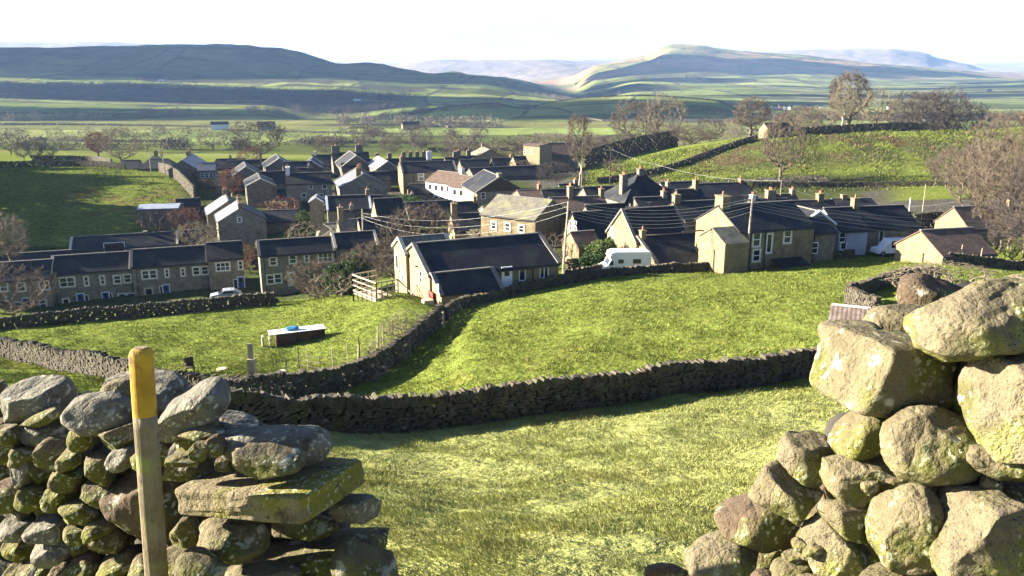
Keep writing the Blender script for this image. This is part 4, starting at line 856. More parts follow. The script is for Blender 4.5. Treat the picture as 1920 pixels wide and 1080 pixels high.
drystone('field_wall', 'curving dark wall from the bungalow to below the motorhome and stone houses', poly_world([(834, 62), (860, 66), (940, 71), (1010, 74), (1080, 77), (1250, 83), (1400, 86), (1500, 88), (1600, 92)]), h=.75, th=.6, sx=.42, sz=.19, seed=6)
drystone('field_wall', 'broad dark wall in front of the left stone terraces', poly_world([(-300, 66), (0, 71), (250, 76), (420, 80), (520, 83.5)]), h=1.1, th=.7, sx=.42, sz=.19, seed=7)
drystone('field_wall', 'low shaded wall joining the two field walls near the wooden posts', poly_world([(470, 37), (440, 31), (425, 25), (415, 23)]), h=1.2, th=.6, sx=.32, sz=.16, seed=8)
drystone('field_wall', 'sunlit garden wall beside the motorhome', poly_world([(1058, 84), (1100, 85), (1130, 87)]), h=1.0, th=.5, sx=.34, sz=.16, seed=9)
drystone('garden_wall', 'pale block garden wall behind the motorhome and the round bush', poly_world([(1062, 92), (1100, 93), (1140, 94)]), h=1.5, th=.4, sx=.5, sz=.24, seed=10, cope=False)
drystone('fold_wall', 'ruined curved wall of the small sheepfold above the rusty roofed hut', poly_world([(1590, 58), (1640, 63), (1700, 66), (1760, 66)]), h=1.0, th=.55, sx=.3, sz=.15, seed=11)
drystone('fold_wall', 'short sunlit wall end beside the rusty roofed hut', poly_world([(1588, 57), (1615, 53), (1645, 51)]), h=1.0, th=.55, sx=.3, sz=.15, seed=12)
drystone('field_wall', 'low sunlit wall with wooden posts right of the stone barn', poly_world([(1772, 79), (1840, 79), (1930, 79), (2050, 80)]), h=.8, th=.5, sx=.34, sz=.16, seed=13)
FW = dict(th=.7, sx=.9, sz=.36, cope=False)
drystone('field_wall', 'long wall climbing the sunlit bank to the lone barn', poly_world([(1120, 200), (1200, 212), (1290, 228), (1360, 243), (1420, 255)]), h=1.6, seed=14, **FW)
drystone('field_wall', 'dark wall along the crest of the right bank below the tall birch', poly_world([(1500, 255), (1560, 257), (1640, 260), (1700, 261), (1760, 259)]), h=2.6, seed=15, **FW)
drystone('boundary_wall', 'high dark wall at the village edge right of the pale dead tree', poly_world([(1098, 262), (1150, 272), (1210, 284), (1270, 296)]), h=6.0, seed=16, **FW)
drystone('field_wall', 'dark wall across the top of the shaded left field', poly_world([(-200, 262), (0, 262), (120, 268), (235, 262)]), h=2.0, seed=17, **FW)
drystone('field_wall', 'second dark wall above the shaded left field near the river trees', poly_world([(60, 300), (150, 300), (210, 282)]), h=2.2, seed=18, **FW)
drystone('garden_wall', 'curving wall dropping beside the left field to the village with a sunlit top', poly_world([(300, 250), (318, 232), (340, 212), (366, 190)]), h=3.0, seed=19, **FW)
drystone('field_wall', 'straw edged wall at the foot of the scrubby bank behind the houses', poly_world([(1410, 183), (1500, 181), (1620, 179), (1760, 175), (1900, 170)]), h=1.2, seed=20, **FW)
drystone('garden_wall', 'pale garden wall between the long grey house and the farther barn', poly_world([(1712, 112), (1765, 114)]), h=2.4, th=.4, sx=.5, sz=.24, seed=21, cope=False)
for i, (a, lb) in enumerate([([(372, 205), (440, 203), (500, 201)], 'dark garden wall behind the twin tall houses'), ([(500, 176), (560, 172), (610, 168)], 'garden wall above the reddish hedge'), ([(470, 128), (560, 132), (640, 134)], 'garden wall behind the bush-hidden terrace'), ([(880, 124), (930, 121), (985, 119)], 'garden wall in front of the long row house')]):
    drystone('garden_wall', lb, poly_world(a), h=2.2, seed=30 + i, group='garden walls among the houses', **FW)
FARW = 'far field walls across the valley'
rf = np.random.RandomState(5)
for i, (px0, d0, px1, d1) in enumerate([(650, 1180, 920, 1235), (920, 1240, 1120, 1236), (740, 1150, 840, 760), (973, 1230, 1130, 900), (1110, 1240, 1390, 1235), (1150, 1000, 1420, 1100), (0, 820, 420, 760), (420, 700, 760, 640), (60, 560, 330, 520), (1000, 640, 1330, 560), (1280, 430, 1500, 520), (560, 520, 900, 500), (0, 1120, 300, 1090), (1400, 700, 1800, 760), (1450, 1000, 1900, 980), (1500, 520, 1640, 700), (800, 420, 1050, 440)]):
    drystone('far_field_wall', 'thin dark dry stone wall between valley fields, far beyond the village', poly_world([(px0, d0), ((px0 + px1) / 2, (d0 + d1) / 2 + rf.uniform(-15, 15)), (px1, d1)]), h=1.8, th=1.0, sx=4, sz=1.0, seed=50 + i, group=FARW, cope=False)
# ------------------------------------------------------------------ big stones of the broken wall in front
def n3(p, seed=0):
    pi = np.floor(p); f = p - pi; f = f * f * (3 - 2 * f); r = 0
    for dx in (0, 1):
        for dy in (0, 1):
            for dz in (0, 1):
                q = np.sin((pi[:, 0] + dx) * 127.1 + (pi[:, 1] + dy) * 311.7 + (pi[:, 2] + dz) * 74.7 + seed * 13.13) * 43758.5453
                q = (q - np.floor(q)) * 2 - 1
                r = r + q * (f[:, 0] if dx else 1 - f[:, 0]) * (f[:, 1] if dy else 1 - f[:, 1]) * (f[:, 2] if dz else 1 - f[:, 2])
    return r
_ico = {}
def ico(k):
    if k not in _ico:
        bm = bmesh.new(); bmesh.ops.create_icosphere(bm, subdivisions=k, radius=1)
        v = np.array([x.co[:] for x in bm.verts]); f = np.array([[a.index for a in q.verts] for q in bm.faces]); bm.free(); _ico[k] = (v / np.linalg.norm(v, axis=1)[:, None], f)
    return _ico[k]
def rock(parent, c, rad, roll=0, yaw=0, pitch=0, seed=0, p=3.0, cuts=10, rough=.05, m='boulder', k=4, name='stone', label=None, taper=0.0):
    r = np.random.RandomState(seed); n, f = ico(k)
    v = n * (np.abs(n) ** p).sum(1)[:, None] ** (-1.0 / p)
    for _ in range(cuts):
        a = r.normal(size=3); a /= np.linalg.norm(a); o = r.uniform(.60, .90) * np.max(v @ a)
        dd = v @ a - o; v = v - np.where(dd > 0, dd * .97, 0)[:, None] * a
    v = v + n * (rough * 1.5 * n3(n * 1.6 + seed, seed) + rough * .8 * n3(n * 3.7, seed + 1) + rough * .5 * n3(n * 9, seed + 2) + rough * .3 * np.abs(n3(n * 19, seed + 3)) + rough * .16 * n3(n * 41, seed + 4))[:, None]
    if taper: v[:, 0] *= 1 - taper * v[:, 2]; 
    v = v * np.array(rad)
    R = Matrix.Rotation(yaw, 3, 'Z') @ Matrix.Rotation(pitch, 3, 'X') @ Matrix.Rotation(roll, 3, 'Y')
    v = v @ np.array(R).T
    me = npmesh(name, v, f, True); o = link(name, me, M[m], parent)
    o.location = Vector(c) - (parent.location if parent else Vector((0, 0, 0)))
    if label: o['label'] = label
    return o
def prock(parent, px, py, hw, hh, d, roll=0, m='boulder', depth=None, seed=None, k=4, **kw):
    c = P(px, py, d); sc = d / F * 1.12
    rx, rz = hw * sc, hh * sc
    ry = (depth or (rx + rz) / 2 / 1.0)
    _n[0] += 1
    return rock(parent, c, (rx, ry, rz), roll=-math.radians(roll), yaw=_r.uniform(-.25, .25), pitch=_r.uniform(-.12, .12), seed=seed or _n[0] * 3 + 1, m=m, k=k, **kw)
_n = [0]; _r = random.Random(3)


right = empty('broken_wall', tuple(P(1750, 1180, 2.5)), 0, 'tumbled end of a dry stone wall built of large rounded lichened boulders at the right', 'stone wall')
for q in [(1858, 598, 128, 66, 2.25, 24, 'boulder_pale', dict(p=3.4, cuts=9, seed=12, label='huge pale boulder with a pointed left end on top')),
          (1930, 590, 60, 66, 2.45, 0, 'boulder', {}),
          (1722, 616, 86, 42, 2.75, -4, 'boulder', dict(label='broad brown stone behind the rusty roofed hut')),
          (1742, 560, 58, 44, 3.1, 6, 'boulder_brown', dict(cuts=9)),
          (1592, 632, 50, 26, 2.62, 0, 'boulder_pale', dict(p=5, cuts=5)),
          (1660, 698, 106, 66, 2.45, -10, 'boulder', dict(p=6, cuts=5, seed=7, rough=.035, label='large blocky boulder thick with grey lichen rings')),
          (1768, 690, 62, 70, 2.62, 0, 'boulder_brown', {}),
          (1745, 748, 38, 24, 2.36, 18, 'boulder_moss', {}),
          (1822, 728, 36, 66, 2.34, -14, 'boulder_brown', {}),
          (1918, 762, 104, 98, 2.12, 8, 'boulder_pale', dict(p=2.6, cuts=5, label='great smooth pale boulder at the right picture edge')),
          (1743, 836, 86, 70, 2.22, 0, 'boulder', dict(p=2.4, cuts=5, seed=77, label='round boulder with green lichen in the middle of the heap')),
          (1622, 806, 72, 42, 2.42, 12, 'boulder_moss', dict(cuts=8)),
          (1514, 862, 54, 54, 2.52, 10, 'boulder_pale', {}),
          (1622, 895, 72, 50, 2.34, -8, 'boulder', {}),
          (1474, 928, 64, 52, 2.46, -25, 'boulder', {}),
          (1414, 975, 70, 48, 2.56, 12, 'boulder_brown', {}),
          (1600, 970, 62, 34, 2.3, -6, 'boulder', {}),
          (1572, 1030, 62, 58, 2.32, -30, 'boulder_pale', dict(p=3.5, cuts=9)),
          (1702, 986, 62, 86, 2.16, -6, 'boulder', dict(p=2.3, cuts=4, taper=.28, seed=91, label='egg shaped boulder standing on its broad end')),
          (1868, 1016, 108, 88, 2.02, 3, 'boulder_pale', dict(p=3.6, cuts=6, label='broad grey boulder at the lower right corner')),
          (1866, 926, 92, 30, 2.18, -14, 'boulder_brown', dict(p=3.2)),
          (1886, 872, 72, 28, 2.1, -12, 'boulder', {}),
          (1362, 1050, 78, 44, 2.52, 14, 'boulder_pale', dict(cuts=8)),
          (1250, 1078, 40, 22, 2.66, 0, 'boulder_brown', {}),
          (1660, 1092, 62, 32, 2.16, 4, 'boulder_moss', {}),
          (1486, 1078, 46, 28, 2.34, 8, 'boulder_moss', {}),
          (1492, 1024, 42, 34, 2.6, 0, 'boulder_brown', {}), (1440, 1040, 40, 40, 2.75, 0, 'boulder_brown', {}),
          (1560, 940, 60, 60, 2.85, 0, 'boulder_brown', {}), (1660, 860, 80, 60, 2.8, 0, 'boulder_brown', {}), (1800, 830, 90, 80, 2.65, 0, 'boulder_brown', {}),
          (1790, 960, 80, 80, 2.5, 0, 'boulder_brown', {}), (1640, 1010, 80, 80, 2.62, 0, 'boulder_brown', {}), (1880, 680, 80, 70, 2.6, 0, 'boulder_brown', {}), (1700, 770, 70, 50, 2.75, 0, 'boulder_brown', {}),
          (1400, 1130, 70, 50, 2.4, 0, 'boulder', {}), (1540, 1140, 70, 55, 2.2, 0, 'boulder', {}), (1700, 1160, 80, 60, 2.05, 0, 'boulder', {}), (1850, 1170, 90, 70, 1.95, 0, 'boulder', {}), (1290, 1140, 60, 40, 2.55, 0, 'boulder', {}),
          (2050, 600, 110, 100, 2.2, 0, 'boulder', {}), (2070, 800, 110, 100, 2.1, 0, 'boulder', {}), (2080, 1000, 110, 110, 2.0, 0, 'boulder', {}), (2060, 1180, 110, 80, 1.9, 0, 'boulder', {})]:
    big = q[2] * q[3] > 3500
    prock(right, *q[:6], m=q[6], k=5 if big else 4, **q[7])

for i in range(34):
    x = _r.uniform(1430, 1900); y_ = _r.uniform(max(720, 1120 - (x - 1400) * 1.0), 1085)
    prock(right, x, y_, _r.uniform(14, 26), _r.uniform(11, 20), 2.34 + _r.uniform(0, .14) - (x - 1430) * .0006, roll=_r.uniform(-40, 40), m=_r.choice(['boulder', 'boulder_moss', 'boulder_brown']), k=4, cuts=10)
left = empty('broken_wall', tuple(P(300, 1180, 3.0)), 0, 'mossy dry stone wall of rough grey stones behind the yellow-topped post', 'stone wall')
for q in [(72, 752, 56, 42, 3.25, 2, 'boulder_grey', dict(p=3.4, cuts=7, seed=21)), (-4, 760, 34, 52, 3.35, 0, 'boulder_brown', {}), (88, 780, 50, 14, 3.15, 22, 'boulder', {}),
          (188, 774, 60, 33, 3.08, 6, 'boulder_grey', dict(cuts=7)), (276, 738, 72, 42, 3.4, -14, 'boulder_grey', dict(p=3)), (225, 735, 34, 20, 3.2, 8, 'boulder', {}),
          (362, 770, 74, 33, 3.0, 31, 'boulder_grey', dict(p=2.8, cuts=5, seed=33, label='long smooth stone leaning up to the right')), (378, 812, 42, 15, 2.92, 14, 'boulder', {}), (440, 800, 56, 24, 3.2, -10, 'boulder_grey', {}),
          (514, 828, 98, 38, 2.98, -8, 'boulder_grey', dict(p=3, cuts=6, seed=44, label='long rounded top stone with a creased upper side')), (500, 862, 66, 27, 2.80, -4, 'boulder', dict(p=2.8, cuts=6)),
          (375, 846, 20, 17, 2.8, 0, 'boulder_moss', {}), (404, 836, 18, 20, 2.82, 20, 'boulder_brown', {}), (418, 868, 17, 16, 2.86, 0, 'boulder_brown', dict(p=5)), (350, 862, 38, 12, 2.86, 6, 'boulder_moss', {}),
          (345, 880, 44, 20, 3.02, 10, 'boulder', {}), (227, 822, 36, 27, 3.02, 10, 'boulder', {}), (290, 945, 62, 74, 3.10, 28, 'boulder_brown', dict(p=4, cuts=6, label='big dark brown stone set on edge beside the post')), (350, 1000, 28, 38, 2.98, 0, 'boulder_moss', {}),
          (432, 1012, 70, 30, 2.80, 3, 'boulder', dict(p=3.6)), (545, 1062, 180, 30, 2.9, 12, 'boulder_moss', dict(p=5, cuts=5, depth=.24, label='long low slab sloping up under the flat one')), (572, 985, 60, 26, 2.95, 0, 'boulder', {}),
          (666, 952, 48, 28, 2.95, 8, 'boulder_grey', {}), (690, 1066, 72, 50, 2.78, -20, 'boulder_moss', {}), (382, 1066, 52, 28, 2.6, -14, 'boulder_moss', dict(cuts=7)), (480, 1100, 90, 34, 2.7, 4, 'boulder', {})]:
    big = q[2] * q[3] > 2200
    q = list(q); q[4] += max(0, 350 - q[0]) * .0009
    prock(left, *q[:6], m=q[6], k=5 if big else 4, **q[7])
nc = P(556, 958, 2.62); sl = rock(left, Vector((nc.x - .171, nc.y + .288, nc.z - .055)), (.292, .225, .054), roll=-.12, yaw=math.radians(-20.4), pitch=-.11, seed=5, p=18, cuts=0, rough=.024, m='boulder_slab', k=6, label='wide flat slab with sharp corner and yellow lichen')
r_ = random.Random(21)
big = [(188, 774, 62, 34), (290, 945, 68, 74), (72, 752, 50, 36), (227, 822, 34, 24)]
y = 812; row = 0
while y < 1125:
    x = -60 + r_.uniform(0, 30) + row % 2 * 25; hh = r_.uniform(15, 25)
    while x < 352:
        hw = r_.uniform(20, 42)
        cx, cy = x + hw, y + r_.uniform(-5, 5)
        if not any(abs(cx - a) < c + hw * .3 and abs(cy - b) < e + hh * .3 for a, b, c, e in big):
            prock(left, cx, cy, hw * 1.08, hh * r_.uniform(1.0, 1.35), 3.04 + (352 - cx) * .0012 - (y - 800) * .0006 + r_.uniform(-.05, .04), roll=r_.uniform(-22, 22), m=r_.choice(['boulder', 'boulder', 'boulder_moss', 'boulder_moss', 'boulder_brown', 'boulder_grey']), k=4, depth=r_.uniform(.08, .13), p=r_.uniform(2.6, 4.5), cuts=r_.randint(8, 13))
        x += hw * 1.75
    y += hh * 1.75; row += 1
right['kind'] = left['kind'] = 'thing'
# rubble fill inside both walls so that nothing shows through
def rubble(name, parent, pts, m='wallcore', seed=1):
    V = []; Fs = []; off = 0
    for i, (px, py, d, rx, ry, rz) in enumerate(pts):
        n, f = ico(3); v = n * (np.abs(n) ** 3).sum(1)[:, None] ** (-1 / 3); v = v * (1 + .12 * n3(n * 3 + i, i))[:, None] * np.array([rx, ry, rz]) + np.array(P(px, py, d) - parent.location)
        V.append(v); Fs.append(f + off); off += len(v)
    link(name, npmesh(name, np.concatenate(V), np.concatenate(Fs), True), M[m], parent)
rubble('rubble_fill', left, [(x, yy, 3.36 + (480 - x) * .0011, .14, .16, .11) for x in range(-40, 480, 60) for yy in range(840, 1200, 55)] + [(x, yy, 3.15, .12, .12, .08) for x in range(450, 640, 50) for yy in (985, 1040, 1100)])
rubble('rubble_fill', right, [(x, yy, 2.95, .15, .14, .12) for x in range(1480, 2100, 70) for yy in range(700, 1250, 70) if yy > 1500 - .42 * x * 1.0 + (1620 - x) * .9])
# back face of the left wall, seen only from beside
for i in range(26):
    prock(left, -40 + (i % 9) * 62, 840 + (i // 9) * 75, 36, 36, 3.72, 0, 'boulder', k=3)

# ------------------------------------------------------------------ waymark post
a_ = P(264, 652, 2.74); b_ = P(294, 1085, 2.66)
ax = (a_ - b_).normalized(); foot = b_ - ax * .75; foot.z = max(foot.z, hz(foot.x, foot.y) - .3)
Lp = (a_ - foot).length
post = empty('waymark_post', tuple(foot), 0, 'weathered round wooden post with a yellow painted top at left', 'post')
post.rotation_euler = ax.to_track_quat('Z', 'Y').to_euler()
yl = Lp - (a_ - P(272, 778, 2.72)).length
wm = mat('grey_weathered_post', (0.19, 0.155, 0.10), .9, .35, 6, bump=.9, bscale=9, bstretch=(9, 9, .5), lichen=[((0.22, 0.24, 0.08), 7, .55, .7), ((0.09, 0.075, 0.06), 12, .58, .7)], bdist=.01)
ym = mat('flaking_yellow_paint', (0.40, 0.235, 0.028), .8, .25, 8, bump=.5, bscale=9, bstretch=(9, 9, .5), lichen=[((0.16, 0.10, 0.04), 13, .57, .66)], bdist=.006)
def postmesh(name, prof, m, seed):
    n = 28; V = []; 
    for z, r in prof:
        for j in range(n):
            t = 2 * math.pi * j / n; sq = 1 / max(abs(math.cos(t)), abs(math.sin(t))) ** .28
            rr = r * sq * .93 * (1 + .02 * math.sin(3 * t + z * 4) + .012 * math.sin(9 * t + z))
            V.append((rr * math.cos(t), rr * math.sin(t), z))
    Fs = [[i * n + j, i * n + (j + 1) % n, (i + 1) * n + (j + 1) % n, (i + 1) * n + j] for i in range(len(prof) - 1) for j in range(n)]
    me = bpy.data.meshes.new(name); me.from_pydata(V, [], Fs + [list(range(len(V) - n, len(V)))]); me.polygons.foreach_set('use_smooth', [True] * (len(Fs)) + [False])
    link(name, me, m, post)
R0 = .0405
postmesh('shaft', [(z, R0 * 1.03) for z in np.linspace(0, yl, 30)], wm, 1)
postmesh('painted_top', [(yl, R0 * 1.045)] + [(z, R0 * 1.03) for z in np.linspace(yl + .002, Lp - .022, 10)] + [(Lp - .02, R0 * 1.0), (Lp - .008, R0 * .88), (Lp - .001, R0 * .66)], ym, 2)
postmesh('bare_tip', [(Lp - .012, R0 * .6), (Lp + .0015, R0 * .6)], wm, 3)
# ------------------------------------------------------------------ grass on the near fields
def grass(name, dmin, dmax, n, hgt, wid, seed, u0=-.75, u1=.75, label=''):
    r = np.random.RandomState(seed)
    k = n // 9; dc = dmin * (dmax / dmin) ** r.uniform(0, 1, k); uc = r.uniform(u0, u1, k)
    w1 = r.randint(0, k, n); loose = r.uniform(0, 1, n) < .35
    d = np.where(loose, dmin * (dmax / dmin) ** r.uniform(0, 1, n), dc[w1]); u = np.where(loose, r.uniform(u0, u1, n), uc[w1])
    cl = 0.055 * (d / 8) ** .6 * (~loose)
    x = u * d + r.normal(0, 1, n) * cl * 1.5; y = d + r.normal(0, 1, n) * cl; y = np.clip(y, dmin, dmax)
    dens = fbm(x / (.5 + d * .02), y / (.5 + d * .02), 3, 51)
    keep = dens > r.uniform(-2.2, .4, n); x, y, d = x[keep], y[keep], d[keep]; dens = dens[keep]
    z = np.concatenate([H(x[i:i + 60000], y[i:i + 60000]) for i in range(0, len(x), 60000)]) - .01
    n = len(x); a = r.uniform(0, 2 * math.pi, n)
    sc = (d / 8.0) ** .62
    h = hgt * sc * r.uniform(.45, 1.25, n) * (1 + .45 * dens); w_ = wid * sc * r.uniform(.7, 1.4, n)
    lean = r.uniform(.2, 1.2, n); la = -.35 + .9 * vnoise(x / 4, y / 4, 61) + r.normal(0, .5, n)   # laid over downhill
    dx, dy = np.sin(la) * 1.0, np.cos(la) * -1.0
    b0 = np.stack([x - np.cos(a) * w_ / 2, y - np.sin(a) * w_ / 2, z], 1); b1 = np.stack([x + np.cos(a) * w_ / 2, y + np.sin(a) * w_ / 2, z], 1)
    t = np.stack([x + dx * h * lean, y + dy * h * lean, z + h * .8], 1)
    V = np.stack([b0, b1, t], 1).reshape(-1, 3); Fa = np.arange(3 * n).reshape(-1, 3)
    c = landcol(x, y) * r.uniform(.72, 1.35, n)[:, None]; dry = r.uniform(0, 1, n) < .10; c[dry] = np.array([.30, .26, .10]) * r.uniform(.6, 1.2, dry.sum())[:, None]
    col = np.repeat(c[:, None], 3, 1); col[:, 2] *= 1.15; col = col.reshape(-1, 3)
    me = npmesh(name, V, Fa); setcol(me, col)
    return tag(link(name, me, M['grass']), label, 'grass', kind='stuff')
grass('grass', 3.2, 29, 620000, .080, .0095, 1, label='short tufted grass of the nearest field, lit from the left')
grass('grass', 29, 95, 300000, .060, .012, 2, label='rough laid-over grass of the fields beyond the dark wall')

grass('rough_grass', 172, 265, 90000, .075, .022, 3, .08, .72, label='rough tussocky scrub grass on the bank below the lone barn')
grass('rough_grass', 140, 300, 60000, .055, .018, 4, -.75, -.38, label='rough grass and brown rushes of the half shaded left field')
# ------------------------------------------------------------------ bare trees, shrubs
def tubes(segs, sides):
    # segs: list of (p, q, r0, r1)
    n = len(segs); A = np.array([s[0][:] for s in segs]); B = np.array([s[1][:] for s in segs]); r0 = np.array([s[2] for s in segs]); r1 = np.array([s[3] for s in segs])
    d = B - A; d /= np.maximum(np.linalg.norm(d, axis=1), 1e-6)[:, None]
    ref = np.where(np.abs(d[:, 2:3]) > .9, np.array([[1., 0, 0]]), np.array([[0, 0, 1.]])); a = np.cross(d, ref); a /= np.linalg.norm(a, axis=1)[:, None]; b = np.cross(d, a)
    V = np.zeros((n, 2 * sides, 3))
    for j in range(sides):
        t = 2 * math.pi * j / sides; o = a * math.cos(t) + b * math.sin(t)
        V[:, j] = A + o * r0[:, None]; V[:, sides + j] = B + o * r1[:, None]
    f = np.array([[j, (j + 1) % sides, sides + (j + 1) % sides, sides + j] for j in range(sides)])
    return V.reshape(-1, 3), (f[None] + (np.arange(n) * 2 * sides)[:, None, None]).reshape(-1, 4)
def grow(seed, width=9.0, clear=2.2, n=520, multi=1, curl=.5, flat=1.0, shell=.45, r0=.26):
    # crown: scattered growing points joined one by one to the nearest earlier wood; height is 10
    r = np.random.RandomState(seed); top = 10.0; cz = (top + clear) / 2; hz_ = (top - clear) / 2
    q = r.normal(0, 1, (n, 3)); q /= np.linalg.norm(q, axis=1)[:, None]
    lump = 1 + .22 * n3(q * 1.7 + seed, seed) + .10 * n3(q * 4, seed + 2)
    p = q * (r.uniform(shell, 1, (n, 1)) ** .5) * lump[:, None] * np.array([width / 2, width / 2, hz_]) + np.array([0, 0, cz]); p[:, 2] = np.minimum(p[:, 2], top)
    nodes = []; par = []
    for m_ in range(multi):
        bx, by = (r.normal(0, .12 * width), r.normal(0, .12 * width)) if multi > 1 else (0, 0)
        prev = -1; hh = clear if multi == 1 else clear * .8; wob = r.normal(0, .10, 2)
        for i in range(5 if multi == 1 else 3):
            t = i / (4 if multi == 1 else 2); nodes.append([bx + wob[0] * t * 3 * (1 - .3 * t) + r.normal(0, .05), by + wob[1] * t * 3 + r.normal(0, .05), -.2 + (hh + .2) * t]); par.append(prev); prev = len(nodes) - 1
        if multi == 1:
            k = int(r.randint(2, 4)) + 1
            for i in range(k): nodes.append([wob[0] * 3 + r.normal(0, .35), wob[1] * 3 + r.normal(0, .35), clear + (top - clear) * .35 * (i + 1) / k]); par.append(prev if i == 0 else len(nodes) - 2)
    base = np.array([0, 0, clear]); order = np.argsort(np.linalg.norm(p - base, axis=1)); N = len(nodes)
    A = np.zeros((N + n, 3)); A[:N] = nodes; plen = np.zeros(N + n); c = N
    for i in range(1, N): plen[i] = plen[par[i]] + (np.linalg.norm(A[i] - A[par[i]]) if par[i] >= 0 else 0)
    for k in order:
        dd = np.linalg.norm(A[:c] - p[k], axis=1) + .28 * plen[:c] + np.where(A[:c, 2] > p[k, 2] + .3, 1.5, 0)
        if multi == 1: dd[:3] += 50
        j = int(np.argmin(dd)); A[c] = p[k]; plen[c] = plen[j] + np.linalg.norm(p[k] - A[j]); par.append(j); c += 1
    cnt = np.zeros(c); 
    for i in range(c - 1, -1, -1):
        cnt[i] += 1
        if par[i] >= 0: cnt[par[i]] += cnt[i]
    rad = r0 * (cnt / cnt[0]) ** .46; thick = []; thin = []
    for i in range(c):
        j = par[i]
        if j < 0: continue
        a, b = Vector(A[j]), Vector(A[i]); L_ = (b - a).length
        md = (a + b) / 2 + Vector((r.normal(0, .07 * L_), r.normal(0, .07 * L_), -.05 * L_ * curl)); rm = (min(rad[j], rad[i] * 1.25) + rad[i]) / 2
        (thick if i < N else thin).extend([(a, md, min(rad[j], rad[i] * 1.5 + .01), rm), (md, b, rm, rad[i])])
    return thick, thin
_tm = {}
def tree(name, label, px, d, h, wid=None, kind='round', bark='bark', twig='twig', seed=1, group=None, cat='tree', base=None, rot=None, sub=.012, fuzz=1):
    key = (kind, seed, bark, twig)
    KW = {'round': dict(width=9.5, clear=2.0), 'tall': dict(width=5.5, clear=2.4), 'spread': dict(width=11, clear=1.6), 'birch': dict(width=5, clear=3.0, n=380, r0=.16),
          'shrub': dict(width=11, clear=1.0, n=300, multi=7, r0=.06), 'thicket': dict(width=10, clear=1.2, n=700, multi=6, r0=.075)}[kind]
    if key not in _tm:
        th, tn = grow(seed, **KW)
        V, Fq = tubes(th, 6); m1 = npmesh('trunk', V, Fq, True); m1.materials.append(M[bark])
        minr = .011
        tn = [(a, b, max(x, minr), max(y, minr * .7)) for a, b, x, y in tn]
        V, Fq = tubes(tn, 3); 
        # the finest twigs: sprays at the branch ends
        r = np.random.RandomState(seed); ends = np.array([s[1][:] for s in tn]); ds = np.array([(s[1] - s[0])[:] for s in tn]); ds /= np.linalg.norm(ds, axis=1)[:, None]
        k = int(max(2, 9 * fuzz)); E = np.repeat(ends, k, 0); D = np.repeat(ds, k, 0) + r.normal(0, .55, (len(ends) * k, 3)); D /= np.linalg.norm(D, axis=1)[:, None]
        D[:, 2] += .35; D /= np.linalg.norm(D, axis=1)[:, None]; E = E - np.repeat(ds, k, 0) * r.uniform(0, .5, (len(E), 1)); L = r.uniform(.35, 1.05, (len(E), 1)); W = np.cross(D, r.normal(0, 1, D.shape)); W /= np.linalg.norm(W, axis=1)[:, None]
        T = np.stack([E - W * sub, E + W * sub, E + D * L], 1).reshape(-1, 3); o = len(V); 
        m2 = bpy.data.meshes.new('crown'); V2 = np.concatenate([V, T]).astype(np.float32)
        loops = np.concatenate([Fq.ravel(), (np.arange(len(T)) + o)]).astype(np.int32); starts = np.concatenate([np.arange(len(Fq)) * 4, len(Fq) * 4 + np.arange(len(E)) * 3]).astype(np.int32)
        m2.vertices.add(len(V2)); m2.vertices.foreach_set('co', V2.ravel()); m2.loops.add(len(loops)); m2.loops.foreach_set('vertex_index', loops); m2.polygons.add(len(starts)); m2.polygons.foreach_set('loop_start', starts)
        m2.update(calc_edges=True); m2.validate(); m2.materials.append(M[twig])
        bw = np.percentile(np.abs(V2[:, :2]), 97); _tm[key] = (m1, m2, bw)
    m1, m2, bw = _tm[key]
    g = base if base is not None else Gd(px, d)
    root = empty(name, tuple(g), rot if rot is not None else RND.uniform(0, 6.28), label, cat, group)
    s = h / 10.0; sw = (wid / 2 / bw) if wid else s; root.scale = (sw, sw, s)
    for nm, me in (('trunk' if kind not in ('shrub', 'thicket') else 'stems', m1), ('crown', m2)):
        o = bpy.data.objects.new(nm, me); C.objects.link(o); o.parent = root
    return root
def leafy(name, label, px, d, h, wid, m='ever', seed=1, cat='bush', n=5000, leaf=.11, base=None, group=None, dz=0, trunk=True):
    g = base if base is not None else Gd(px, d); r = np.random.RandomState(seed)
    q = r.normal(0, 1, (n, 3)); q /= np.linalg.norm(q, axis=1)[:, None]; rad = r.uniform(.55, 1.0, n) ** .6 * (1 + .35 * n3(q * 2.2 + seed, seed) + .15 * n3(q * 6, seed))
    p = q * rad[:, None] * np.array([wid / 2, wid / 2, h / 2]); p[:, 2] += h / 2 + dz
    a = r.normal(0, 1, (n, 3)); b = r.normal(0, 1, (n, 3)); a *= leaf / np.linalg.norm(a, axis=1)[:, None]; b *= leaf / np.linalg.norm(b, axis=1)[:, None]
    V = np.stack([p - a, p + b, p + a, p - b], 1).reshape(-1, 3)
    root = empty(name, tuple(g), 0, label, cat, group)
    link('foliage', npmesh('foliage', V, np.arange(4 * n).reshape(-1, 4)), M[m], root)
    b_ = MB(); b_.bar((0, 0, -.2), (0, 0, h * .6 + dz), .12 * h / 3, n=6, taper=.4); b_.build('stem', M['bark'], root)
    return root
VT = 'bare trees in the valley beyond the village'
tree('bare_tree', 'round bare tree behind the dark roofs at the back of the village', 487, 345, 17, 22, 'round', seed=2, group=VT, twig='twig_dark')
tree('bare_tree', 'big fan shaped bare tree behind the bungalow roof', 792, 108, 9.2, 9.6, 'spread', seed=3, twig='twig')
leafy('ivy_bush', 'yellow-green bush under the big fan shaped bare tree', 775, 106, 3.2, 5.0, 'ivy', seed=4, n=5000, leaf=.10)
tree('dead_tree', 'tall pollarded tree with pale torn trunks between village and sunlit bank', 1085, 190, 17.5, 6.0, 'birch', bark='palebark', seed=5, twig='twig')
